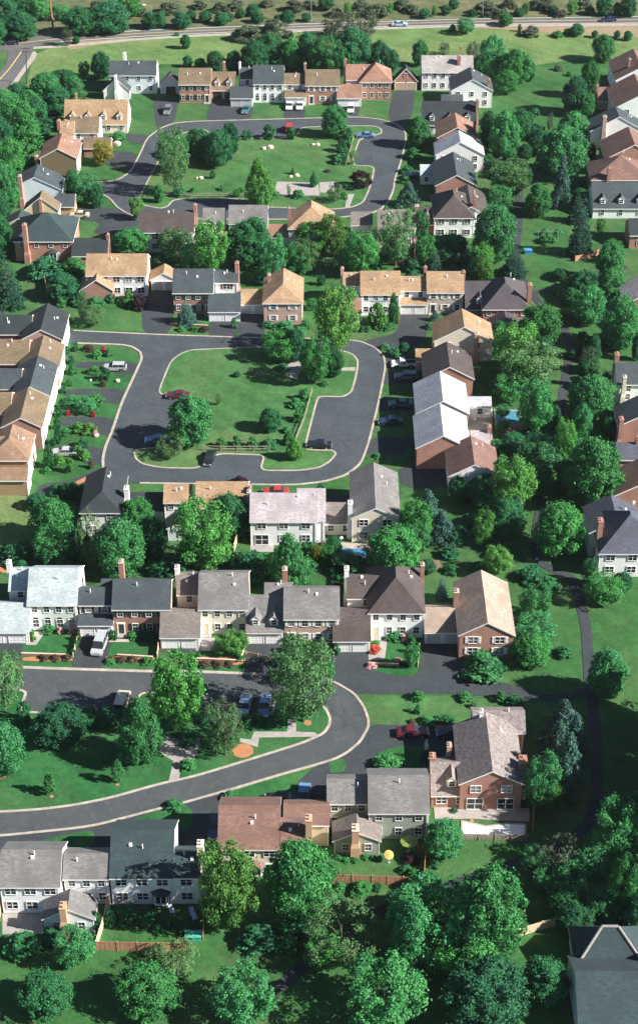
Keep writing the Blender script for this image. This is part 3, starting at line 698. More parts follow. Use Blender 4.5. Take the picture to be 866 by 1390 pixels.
# right side of the upper green
H('reddish house beside black-roofed cottage', 'house with rust red right roof slope and white gable trim beside the black dormered cottage',
  ['gy 594 646 186 153 4.8 brick red w=2'], ['0 .98 .4 -.3 brick'])
H('bright white gabled house', 'bright white gabled house with pale roof and white side wall, right of the upper green',
  ['gy 592 656 209 177 4.8 white pale w=3 r=2', 'gx 571 602 237 223 2.6 white ice w=2'])
H('slate house with brick gable', 'house with dark slate roof and plain brick gable facing the viewer, right of upper green',
  ['gy 592 646 251 206 4.6 brick slate w=0'])
H('brown hip-roofed white house', 'white house under brown hip roof with dormered wing, corner of the upper green',
  ['hyy 590 643 294 267 5.4 white dkbrown w=3 k=double dep=12 s=.75', 'gx 566 592 303 280 2.7 brick dkbrown dm=1 w=1 s=.8', 'gy 615 662 292 250 4.5 bluewhite dkbrown w=0'], ['0 1.03 .3 .2 brick'])
H('cream house behind airy tree', 'cream house with grey-brown roof and pink brick gable chimney behind airy young tree',
  ['gx 513 564 308 284 5.2 cream greybrown w=3', 'gx 477 505 304 287 4.2 white greybrown w=2 rows=u'], ['0 1.04 .5 .8 brick 1.3'])
H('tan hipped house', 'white house with tan hipped roof and small red link roof below the upper green',
  ['hy 392 453 309 272 5.2 white tan w=3', 'gx 364 393 321 304 2.6 white red w=1'], ['0 .0 .5 .0 brick'])
H('twin grey-roofed house', 'white house with two grey roof sections behind dark trees below the upper green',
  ['gx 311 363 302 278 5.2 white grey w=4 par=white', 'gx 276 305 301 282 5.0 white grey w=2', 'gy 292 306 322 308 2.6 cream red w=0'])
H('white house with dark brown roof', 'white house with plain dark brown roof and brick end chimney below the upper green',
  ['gx 188 263 314 285 5.2 white dkbrown w=5 k=double par=white'], ['0 1.02 .5 1.2 brick 1.2'])
# left side of the upper green
H('tan gambrel house', 'long house with tan roof, brown lower slope with dormers and cream right end',
  ['gx 88 173 167 135 2.8 cream tan dm=4 w=5 s=.95 d=3 sw=cream'], ['0 .16 .7 .6 brick .8'])
H('olive-roofed white house', 'white house with olive brown roof tucked below the long tan gambrel house',
  ['gx 97 134 179 158 5.0 white olive w=2 rows=u par=white', 'gx 114 150 200 186 2.6 brick olive w=0', 'gx 82 100 183 164 4.6 white tan w=1'], ['2 -.1 .3 .6 brick 1.3'])
H('rust-roofed house with brown gable', 'house with rust red right slope and large brown sided gable, left of the upper green',
  ['gy 55 104 214 180 5.2 brownw red w=0 r=3 sw=peach'], ['0 -.12 .1 -2.5 brick 1.1'])
H('pale blue gabled house', 'pale blue-white gabled house with slate roof and brick chimney, left of the upper green',
  ['gy 14 82 256 223 4.8 bluewhite slate w=0 r=2 s=.5', 'gx 77 101 279 263 2.6 tanbrick slate w=0'], ['0 .22 .02 .2 brick 1.2'])
H('yellow cream gabled house', 'cream yellow house with stepped gables and green lower slope, left of the upper green',
  ['gy 34 79 284 258 5.0 yellow olive w=0 r=2 s=.8', 'gy 10 42 304 284 3.6 olivew greenslate w=0'], ['0 .5 .02 -.6 brick'])
H('dark hip-roofed brick house', 'brick house with near-black hipped roof, white bay window and tall end chimney',
  ['hx 20 98 326 293 5.2 brick greenslate w=4 rows=u dep=12 bay=.66', 'gx 98 146 346 323 2.7 brick black w=1'], ['0 .21 -.04 .0 brick 1.4', '1 1.0 .5 .8 brick'])
# north side of the middle green
H('corner lawn tan house', 'white house with big tan roof and brick front gable beside the wide corner lawn',
  ['gx 117 199 372.5 344 5.3 white tan w=5 k=double par=peach', 'gy 110 153 393 362 3.2 brick tan w=0 s=.7', 'gy 205 240 379 358 2.7 white tan g=2 gm=grey w=0'], ['1 .4 .75 .4 brick'])
H('house with blue spruce', 'slate-roofed house with white side wall, double white garage and blue spruce in front',
  ['gx 235 289 396 364.5 5.3 brick slate w=4 sh=green d=3 par=white', 'gx 292 323 382 366 5.3 white slate w=1 rows=u k=double sh=brown', 'gx 283 326 421.5 398 2.6 white slate g=2'], ['1 .96 .5 1.6 brick 1.3'])
H('brick house with tan hip roof', 'pink-red brick house with tan hipped roof and four white-shuttered front windows',
  ['hy 358 410 410 364 5.3 pinkbrick tan w=2 sh=white r=3 sw=cream', 'gx 328 359 411.5 392 2.6 bluewhite tan g=2 gm=grey'], ['0 .12 .75 -.2 brick'])
H('white tan-roofed house', 'white house with tan shingle roof and pink end chimney beside the bright tree',
  ['gx 490 543 398 367.5 5.3 white tan w=4 sh=white par=white', 'gx 466 490 386 369 5.3 bluewhite tan w=1 rows=u', 'gx 468 490 423 404 2.6 white red g=1'], ['1 -.06 .5 .8 pinkbrick'])
H('greyish brick tan-roofed house', 'grey-pink brick house with tan roof and two brick chimneys north of the middle green',
  ['gx 580 629 395.5 368 5.3 greybrick tan w=3 d=0 sh=white', 'gx 543 580 393 374.5 5.1 white tan w=2 rows=u', 'gx 543 580 412 404 2.6 white tan g=2 s=.4'], ['1 .95 .9 .9 brick', '0 1.02 .5 -.2 brick 1.1'])
H('purple-black hip-roofed house', 'brick house with purple-black hipped roof and tall brick end chimney',
  ['hyy 656 718 418 378 4.8 brick purple w=4 dep=12 s=.75', 'gx 632 670 418 381 2.7 brick purple dm=1 w=1 s=.8', 'gy 668 706 448 422 2.7 brick purple w=0'], ['0 1.01 .2 .6 brick 1.4'])
# right side of the middle green
H('cream gabled house with tan slope', 'cream gabled house with tan right slope, dark left slope, at the corner of middle green',
  ['gy 590 668 462 419 4.8 cream tan w=2', 'gx 565 598 488 473 2.6 tanw tan w=1'], ['0 .72 -.02 -1.6 tanbrick 1.2'])
H('dark brown-roofed row house', 'row house with dark brown roof and brick gable strip, right of the middle green',
  ['gy 577 642 513 464 4.8 brick dkbrown w=0'], [])
H('first pale-roofed row house', 'row house with pale grey roof, farther of the two pale ones right of middle green',
  ['gy 566 635 560 504 4.8 cream pale w=0', 'gx 637 666 551 538 2.7 white pale w=1'], [])
H('second pale-roofed row house', 'row house with pale roof and exposed brick gable, nearer of two right of middle green',
  ['gy 566 636 607 548 4.8 brick pale w=0', 'gx 640 664 602 584 2.7 peach lav w=1'], ['1 1.0 .5 .8 brick 1.1'])
H('brown-roofed end house', 'end row house with red brown roof and white gable, below the pale-roofed pair',
  ['gy 610 676 645 592 4.4 white brown w=1'], [])
# left row
LW = 'white'
H('black-roofed row house', 'row house with black roof and white street front, farthest of the left-edge row',
  ['gy 30 84 460 412 5.2 pinkbrick black w=0 r=4 sw=white', 'gx -6 42 452 427 4.6 brick black w=0'])
H('olive-roofed row house', 'row house with olive brown roof, second farthest of the left-edge row',
  ['gy 27 79 498 455 5.0 pinkbrick olive w=0 r=4 sw=white', 'gx -14 38 492 461 4.5 brick olive w=0'])
H('slate-roofed row house', 'row house with blue grey slate roof between two olive-brown neighbours in the left-edge row',
  ['gy 18 67 536 483 5.2 pinkbrick slate w=0 r=4 sw=white', 'gx -30 28 526 500 4.5 brick slate w=0'])
H('brick-gabled olive row house', 'row house with olive roof and brick gable, third nearest of the left-edge row',
  ['gy 3 56 579 526 5.0 brick olive w=0 r=4 sw=white', 'gx -44 14 560 532 4.5 brick olive w=0'])
H('rust-roofed row house', 'row house with rust brown hipped roof and cream side wall, nearest of left-edge row',
  ['hy -18 38 623 576 5.0 tanbrown rust w=0 r=4 sw=cream', 'gx -60 6 618 592 4.5 brick rust w=0', 'gx -40 37 650 634 3.6 tanbrown rust w=0 sw=cream'])
# south side of the middle green
H('dark hipped bend house', 'white-walled house with large dark hipped roof at the lower left of the middle green',
  ['hy 110 164 694 633 5.3 white black w=2 k=double r=3 sw=white', 'gx 166 222 692 668 2.8 white black w=2'], ['0 1.1 .42 -.2 white 1.2'])
H('orange-tan roofed house', 'white house with orange tan roof in two sections south of the middle green',
  ['gx 266 336 687 653.5 5.3 white tan w=4 par=cream', 'gx 223 259 680 657 5.3 white tan w=2 rows=u', 'gy 228 263 716 694 2.8 bluewhite slate w=1 s=.6'], ['0 1.05 .3 -.3 brick'])
H('white house with lavender roof', 'white house with pale lavender roof and sliding patio door south of the middle green',
  ['gx 340 430 706 669 5.3 white lav w=3 k=double sl=0', 'gx 404 441 704 663 5.2 white lav w=1 k=double', 'gx 439 479 709 682 2.7 cream greybrown w=2'], ['0 -.03 .55 .0 pinkbrick'])
H('cream gabled house by the pool', 'cream gabled house with half dark, half light grey roof beside the swimming pool',
  ['gy 478 541 702 628 5.3 cream grey w=2 k=double s=.5 r=3'], ['0 -.04 .12 -.1 white 1.2'])
# the street front south of those
H('ice-blue roofed white house', 'white house with ice-blue pale roof and arched lower windows, left of the front street',
  ['gx 38 104 819 770.5 5.4 palegreen ice w=4 arch=1 par=white', 'gx 13 42 799 771 5.3 palegreen ice w=1 rows=u', 'gx -24 39 856 818 2.6 white ice g=2 gm=white'], ['1 -.05 .5 1.2 white 1.1'])
H('slate-roofed brick street house', 'red brick house with slate roof, dark shutters and double white garage in front street row',
  ['gx 153 231 825 787 5.4 brick slate w=4 sh=black d=0 par=peach', 'gx 108 153 819 797 5.2 cream slate w=2 rows=u sh=black', 'gx 107 153 847 834 2.6 white slate g=2 s=.4', 'gx 138 168 800 786 5.6 cream slate w=0'], ['0 .1 .95 1.0 brick 1.2'])
H('grey-brown roofed cream house', 'cream white house with grey-brown roof, white chimney and garage wing in front street row',
  ['gx 270 336 825 777 5.4 cream grey w=4 par=peach d=0 dmat=cream', 'gx 241 273 805 777.5 5.3 cream greybrown w=1 rows=u', 'gx 218 271 863 827 2.6 white greybrown g=2'], ['1 -.03 .55 .9 white 1.1'])
H('dormered garage house', 'pinkish house with grey roof joined to lower garage with two white dormers',
  ['gx 386 460 838 798 5.4 pinkbrick grey w=4 sh=white d=0 par=cream', 'gx 335 384 856 807 2.7 cream grey g=2 dm=2 s=.8', 'gx 360 396 806 791 5.8 cream grey w=0'], ['0 .0 .95 1.0 brick 1.2'])
H('dark hip-roofed white house', 'white house under dark hipped roof with four windows above, right of front street row',
  ['hyy 501 575 829.5 782 5.4 white dkbrown w=4 d=0 dep=11.5 s=.82 dmat=cream sh2=white', 'gx 472 522 810 781 5.2 white dkbrown w=1', 'gx 453 502 868 827 2.6 white dkbrown g=2', 'gx 577 625 856 824 2.7 bluewhite beige g=2 gm=grey'], ['1 -.03 .55 1.2 white 1.1', '0 1.02 .8 -1.2 brick'])
H('beige-roofed brick gable house', 'brick gable house, beige right slope and slate left slope, at end of front street row',
  ['gy 624 697 861 774 4.9 brick beige w=2 k=double sh=white s=.58 r=3 sw=tanbrick'], ['0 -.02 .55 .4 brick 1.2'])
# bottom row
H('bottom left corner house', 'white house with grey roof and brick-chimneyed rear wing in bottom left corner',
  ['gx 0 81 1201 1153 5.4 white grey w=3 k=double par=white', 'gx 87 147 1190 1158 5.2 white grey w=3 par=peach', 'gy 60 127 1246 1207 2.9 bluewhite grey w=2 s=.55'], ['2 .42 -.02 .6 tanbrick 1.3'])
H('slate-blue roofed bottom house', 'white house with dark blue-green slate roof, bay window and white raised gable at bottom',
  ['gx 150 234 1189 1126 5.4 white greenslate w=3 k=double bay=.8 par=white', 'gx 234 271 1188.5 1156 5.4 white greenslate w=1 k=double'], ['1 1.04 .42 1.9 cream 1.3'])
H('brown-roofed bottom house', 'white house with large brown roof and tan chimney at bottom, behind two big trees',
  ['gx 297 379 1150 1093 5.4 cream brown w=3 k=double par=white bay=.6', 'gx 381 417 1150 1117 5.4 cream brown w=2 k=double', 'gx 386 446 1117 1091 4.4 tanw brown w=1'], ['1 1.06 .3 2.0 tanbrick 1.3'])
H('green-sided grey-roofed house', 'grey-green sided house with grey roof and tan brick chimney on its rear wing',
  ['gx 501 582 1101 1052 5.4 grnsiding grey w=3 par=peach', 'gx 445 500 1088 1057 5.2 grnsiding grey w=3', 'gy 454 515 1140 1104 2.9 grnsiding greybrown w=2 s=.5'], ['2 .46 -.02 .8 tanbrick 1.4'])
H('shake-roofed brick house', 'large brick gabled house with weathered shake roof, dormer and white pool terrace behind',
  ['gy 625 709 1063 967 5.2 brick shake w=2 k=double sl=01 s=.55 r=3', 'gx 643 712 992 964 5.0 brick shake w=2', 'gx 586 640 1077 1034 2.8 brick shake dm=1 w=2 k=double s=.7'], ['2 .04 .6 .4 brick 1.3', '2 .5 1.0 -.2 pinkbrick', '0 1.03 .25 -.8 brick 1.7', '0 .42 .98 .5 white .8'])
H('bottom right corner house', 'slate-blue hipped house with pale ridge caps cut by the bottom right corner',
  ['hx 783 874 1310 1262 3.2 bluewhite greenslate w=2 dep=6.4 s=1.1 cap=1', 'gx 876 980 1335 1296 3.4 bluewhite grey w=3', 'gx 786 960 1392 1318 3.3 bluewhite greenslate w=5'])
# right edge
H('top right-edge gabled house', 'house with brown right slope and white gable boards, topmost at the right edge',
  ['gy 836 900 108 66 5.0 white brown w=2', 'gx 812 836 136 118 2.7 pinkbrick brown w=0'], ['0 .3 .3 .6 brick', '1 -.05 .4 .6 brick'])
H('second right-edge gabled house', 'white-trimmed gabled house with brown slope, second down at the right edge',
  ['gy 834 905 146 100 5.0 white brown w=2'], [])
H('white right-edge gabled house', 'white gabled house with grey right slope and pink end chimney at the right edge',
  ['gy 802 874 177 144 5.0 white slate w=2'], ['0 .23 .0 .0 pinkbrick 1.4'])
H('brick right-edge gabled house', 'brown-roofed house with broad brick gable below the white gabled one at right edge',
  ['gy 822 896 215 172 4.8 brick brown w=1'], [])
H('brown right-edge hipped house', 'brown hipped brick house with front chimney standing just above the slate dormered house',
  ['hyy 803 884 243 216 4.6 brick brown w=2 dep=10'], ['0 .27 .0 -1.2 brick 1.2'])
H('right-edge dormered house', 'long white house with slate roof and white dormers at the right edge',
  ['gx 805 905 281 247 2.9 white slate dm=4 w=4 s=.95'], [])
H('dark right-edge brick house', 'small dark-roofed brick house cut by right edge below the slate dormered house',
  ['gx 855 930 318 296 3.6 brick black w=3'], [])
H('mauve right-edge brick house', 'house with mauve grey roof and brick gable cut by the right edge',
  ['gy 848 930 412 366 4.0 brick lav w=1'], [])
H('right-edge slate chimney house', 'dark slate-roofed house with brick chimney at right edge, beyond the footpath trees',
  ['gx 838 930 520 492 4.6 white slate w=3'], ['0 .02 .7 1.0 brick 1.3', '0 .08 -.1 -.6 cream'])
H('right-edge slate-and-brick house', 'slate-roofed house with brick gable end, midway down the right edge',
  ['gy 840 925 577 532 4.8 brick slate w=1', 'gx 838 900 622 600 3.4 brick blueslate w=1'], ['0 .0 -.2 -1.0 brick 1.2', '1 .45 .5 .8 brick'])
H('right-edge brown-sloped house', 'house with black left slope and brown right slope above the mauve hipped house',
  ['gy 834 925 672 620 4.8 brick brown w=1'], [])
H('right-edge mauve hipped house', 'white house with mauve grey hipped roof and brick chimney, lowest whole house at right edge',
  ['hyy 814 904 749 700 5.2 white blueslate w=3 k=double dep=12 s=.7', 'gy 801 870 722 672 5.0 bluewhite blueslate w=0'], ['0 .03 .35 -.4 brick 1.3'])
# ------------------------------------------------------------------ vegetation prototypes
import numpy as np
def leaf_cloud(name, seed, shape, n, leaf, clumps=40, fill=0.25, gap=1.0):
    """many leaf-sized quads on clumps spread through a crown that fills x,y,z in [-1,1]"""
    rg = np.random.default_rng(seed)
    def prof(z):                                             # crown radius at height z in [-1,1]
        if shape == 'round': return np.sqrt(np.clip(1 - np.abs(z + .08) ** 2.3, .02, 1))
        if shape == 'egg':   return np.where(z < -.35, np.sqrt(np.clip(1 - ((z + .35) / .68) ** 2, .03, 1)), np.clip(1 - ((z + .35) / 1.36) ** 1.7, .03, 1))
        if shape == 'cone':  return np.clip((1 - z) / 1.75, .04, 1)
        if shape == 'col':   return np.sqrt(np.clip(1 - np.abs(z) ** 3.5, .05, 1))
        if shape == 'dome':  return np.sqrt(np.clip(1 - ((z + 1) / 2) ** 2.4, .05, 1))
        if shape == 'vase':  return np.sqrt(np.clip(1 - np.abs((z - .12) / 1.12) ** 2.2, .02, 1))
    zc = rg.uniform(-.92, .90, clumps); an = rg.uniform(0, 2 * np.pi, clumps) + np.arange(clumps) * 2.399
    rr = prof(zc); k = np.sqrt(rg.uniform(.25, 1, clumps)); cr = (.09 + .19 * rg.uniform(0, 1, clumps) ** 1.5) * gap
    cr = np.minimum(cr, .12 + rr * .4)
    rad = np.maximum(rr * k - cr * .75, 0)
    C = np.stack([rad * np.cos(an), rad * np.sin(an), zc * (1 - .10)], 1)
    w = cr ** 2; idx = rg.choice(clumps, n, p=w / w.sum())
    d = rg.normal(size=(n, 3)); d[:, 2] += .25; out = C[idx].copy(); out[:, 2] *= .6
    d += out / (np.linalg.norm(out, axis=1, keepdims=True) + 1e-6) * .8
    d /= np.linalg.norm(d, axis=1, keepdims=True)
    P = C[idx] + d * (cr[idx] * np.cbrt(rg.uniform(fill, 1, n)))[:, None]
    far = rg.uniform(0, 1, n) < .14; P[far] += (d[far] * (cr[idx][far] * rg.uniform(.1, .75, far.sum()))[:, None])
    nrm = d + rg.normal(size=(n, 3)) * .62; nrm /= np.linalg.norm(nrm, axis=1, keepdims=True)
    t = np.cross(nrm, rg.normal(size=(n, 3))); t /= np.linalg.norm(t, axis=1, keepdims=True); b = np.cross(nrm, t)
    s = leaf * rg.uniform(.45, 1.35, n)[:, None]
    q = np.percentile(np.abs(np.hypot(P[:, 0], P[:, 1])), 97); P[:, :2] /= q
    za, zb = np.percentile(P[:, 2], 1), np.percentile(P[:, 2], 99.3); P[:, 2] = (P[:, 2] - za) / (zb - za) * 2 - 1
    V = np.concatenate([P - t * s, P + b * s * .62, P + t * s, P - b * s * .62], 1).reshape(-1, 3)
    me = bpy.data.meshes.new(name); N = n * 4
    me.vertices.add(N); me.vertices.foreach_set('co', V.astype(np.float32).ravel())
    me.loops.add(N); me.loops.foreach_set('vertex_index', np.arange(N, dtype=np.int32))
    me.polygons.add(n); me.polygons.foreach_set('loop_start', np.arange(0, N, 4, dtype=np.int32))
    cl = me.attributes.new('clump', 'FLOAT', 'FACE'); cl.data.foreach_set('value', rg.uniform(0, 1, clumps)[idx].astype(np.float32))
    me.materials.append(MATS['leaf_r']); me.update(calc_edges=True); me.validate()
    return me
def conifer_mesh(name, seed, tiers=11, n=7000, leaf=.05):
    rg = np.random.default_rng(seed); P, Nn, T = [], [], []
    for i in range(tiers):
        z0 = -1 + 2 * i / tiers; R0 = 1.0 * (1 - i / tiers) ** .85 + .05; nb = max(5, int(15 * (1 - i / tiers) + 4)); off = rg.uniform(0, 6)
        for k in range(nb):
            a = off + 2 * np.pi * k / nb + rg.normal() * .15; L = R0 * rg.uniform(.78, 1.06); m = max(4, int(n * L * L / 55))
            t = np.sqrt(rg.uniform(.02, 1, m)); side = rg.normal(size=m) * .16 * (1.1 - t) ** .5 * R0 ** .5
            x = t * L * np.cos(a) - side * np.sin(a); y = t * L * np.sin(a) + side * np.cos(a)
            z = z0 + .16 * (1 - t) * (2 / tiers * 4) - .05 * t + rg.normal(size=m) * .022
            P.append(np.stack([x, y, z], 1)); T.append(np.stack([np.cos(a) + rg.normal(size=m) * .4, np.sin(a) + rg.normal(size=m) * .4, rg.normal(size=m) * .3 - .1], 1))
    P = np.concatenate(P); t = np.concatenate(T); n = len(P); t /= np.linalg.norm(t, axis=1, keepdims=True)
    nrm = rg.normal(size=(n, 3)) * .5; nrm[:, 2] += 1; b = np.cross(nrm, t); b /= np.linalg.norm(b, axis=1, keepdims=True)
    s = leaf * rg.uniform(.6, 1.3, n)[:, None]
    V = np.concatenate([P - t * s, P + b * s * .5, P + t * s, P - b * s * .5], 1).reshape(-1, 3); N = n * 4
    me = bpy.data.meshes.new(name)
    me.vertices.add(N); me.vertices.foreach_set('co', V.astype(np.float32).ravel())
    me.loops.add(N); me.loops.foreach_set('vertex_index', np.arange(N, dtype=np.int32))
    me.polygons.add(n); me.polygons.foreach_set('loop_start', np.arange(0, N, 4, dtype=np.int32))
    cl = me.attributes.new('clump', 'FLOAT', 'FACE'); cl.data.foreach_set('value', rg.uniform(0, 1, n).astype(np.float32))
    me.materials.append(MATS['leaf_c']); me.update(calc_edges=True); me.validate()
    return me
PROTO = {
 'round': [leaf_cloud('crown', 10 + i, 'round', 26000, .041, 190, .45) for i in range(4)],
 'open':  [leaf_cloud('crown', 30 + i, 'vase', 14000, .041, 130, .3, .95) for i in range(3)],
 'airy':  [leaf_cloud('crown', 40 + i, 'vase', 7000, .039, 105, .2, .9) for i in range(2)],
 'egg':   [leaf_cloud('crown', 50 + i, 'egg', 19000, .044, 150, .4) for i in range(3)],
 'col':   [leaf_cloud('foliage', 60 + i, 'col', 3200, .105, 60, .4) for i in range(2)],
 'small': [leaf_cloud('crown', 70 + i, 'round', 4200, .085, 60, .3) for i in range(2)],
 'shrub': [leaf_cloud('foliage', 80 + i, 'dome', 3000, .105, 44, .4, 1.2) for i in range(3)],
 'cone':  [conifer_mesh('crown', 90 + i) for i in range(2)],
 'pine':  [leaf_cloud('crown', 95 + i, 'cone', 8000, .056, 130, .1, .9) for i in range(2)],
}
TRUNKS = []
for i in range(3):                                           # unit trunk: base at 0, height 1, girth 1; limbs reach into the crown
    rr = random.Random(i); mb = MB(); top = Vector((rr.uniform(-.04, .04), rr.uniform(-.04, .04), .62))
    mb.tube((0, 0, -.02), (0, 0, .06), .052, .034, 8); mb.tube((0, 0, .05), top, .034, .022, 8)
    for k in range(6):
        a = k * 1.05 + rr.uniform(-.3, .3); z = rr.uniform(.3, .6); p = Vector((top.x, top.y, 0)) * (z / .62) + Vector((0, 0, z))
        q = p + Vector((math.cos(a) * .16, math.sin(a) * .16, .16 + rr.uniform(0, .1))); mb.tube(p, q, .015, .008, 5)
        mb.tube(q, q + Vector((math.cos(a + .5) * .1, math.sin(a + .5) * .1, .12)), .008, .003, 5)
    mb.tube(top, top + Vector((0, 0, .3)), .02, .004, 6)
    TRUNKS.append(mb.mesh('trunk', ['bark']))
#  code: (prototype family, leaf material, clear trunk share, kind word, look words)
TK = {
 'r': ('round', 'leaf_r', .10, 'tree', 'dense round green tree'), 'd': ('round', 'leaf_d', .08, 'tree', 'dark green leafy tree'),
 'l': ('open', 'leaf_l', .12, 'tree', 'bright yellow-green tree'), 'a': ('airy', 'leaf_a', .18, 'tree', 'thin pale airy tree'),
 'g': ('open', 'leaf_r', .12, 'tree', 'loose mid-green tree'), 'p': ('egg', 'leaf_r', .06, 'tree', 'tapering green tree'),
 'q': ('egg', 'leaf_l', .06, 'tree', 'tapering bright green tree'), 'c': ('cone', 'leaf_c', .03, 'conifer', 'dark layered conifer'),
 'b': ('cone', 'leaf_b', .03, 'conifer', 'blue-green spruce'), 'e': ('pine', 'leaf_b', .05, 'conifer', 'bluish feathery pine'),
 'u': ('small', 'leaf_u', .12, 'tree', 'dark purple-leaved tree'), 'o': ('airy', 'leaf_o', .10, 'tree', 'olive grey wispy tree'),
 'y': ('open', 'leaf_y', .12, 'tree', 'yellow-leaved tree'), 's': ('shrub', 'leaf_r', 0, 'shrub', 'rounded green shrub'),
 't': ('shrub', 'leaf_d', 0, 'shrub', 'dark green shrub'), 'v': ('shrub', 'leaf_l', 0, 'shrub', 'light green shrub'),
 'n': ('col', 'leaf_d', 0, 'shrub', 'upright dark clipped shrub'), 'm': ('small', 'leaf_r', .18, 'tree', 'small young tree'),
 'k': ('shrub', 'leaf_k', 0, 'shrub', 'brownish shrub'), 'f': ('shrub', 'leaf_f', 0, 'shrub', 'red flowering shrub'),
 'w': ('shrub', 'leaf_w', 0, 'shrub', 'pink flowering shrub'), 'x': ('shrub', 'leaf_u', 0, 'shrub', 'purple-leaved shrub'),
 'h': ('shrub', 'leaf_o', 0, 'shrub', 'grey-green scrubby bush'),
}
PLANTS = []
def plant(code, u, v, w, h):
    fam, lm, clear, kind, look = TK[code]
    if kind == 'shrub' and w <= 21: w *= 1.2; h *= 1.15
    if kind != 'shrub' and w > 16: w *= 1.02; h *= 1.02
    s, sn, cs = scale_at(min(v + h * .4, 1420)); Rr = w / 2 / s; hh = h / 2 / s
    q = hh * hh - (Rr * sn) ** 2
    Hc = math.sqrt(q) / cs if q > 0 else 0
    lo = {'shrub': .45, 'cone': 1.1, 'pine': 1.0, 'egg': .95, 'col': .8}.get(fam, .72)
    Hc = min(max(Hc, lo * Rr), 2.6 * Rr)
    tall = 2 * Hc; z0 = clear * tall; zc = z0 + Hc
    c = at(u, v, zc); i = len(PLANTS)
    me = PROTO[fam][(i * 7 + int(u)) % len(PROTO[fam])]
    rz = random.uniform(0, 6.28)
    def crown(nm, par, loc):
        o = link(nm, me, par, loc, rz); o.scale = (Rr, Rr * random.uniform(.92, 1.08), Hc)
        o.material_slots[0].link = 'OBJECT'; o.material_slots[0].material = MATS[lm]; return o
    if kind == 'shrub':
        root = crown('shrub', None, (c.x, c.y, zc)); big = Rr
    else:
        root = link(kind, None, None, (c.x, c.y, 0)); crown('crown', root, (0, 0, zc))
        t = link('trunk', TRUNKS[i % 3], root, (0, 0, 0), rz); g = (zc + Hc * .6); t.scale = (max(.35, Rr * .85) * 1.6, max(.35, Rr * .85) * 1.6, g)
    PLANTS.append([root, code, u, v, w, h, 2 * Rr, zc + Hc])
    return root
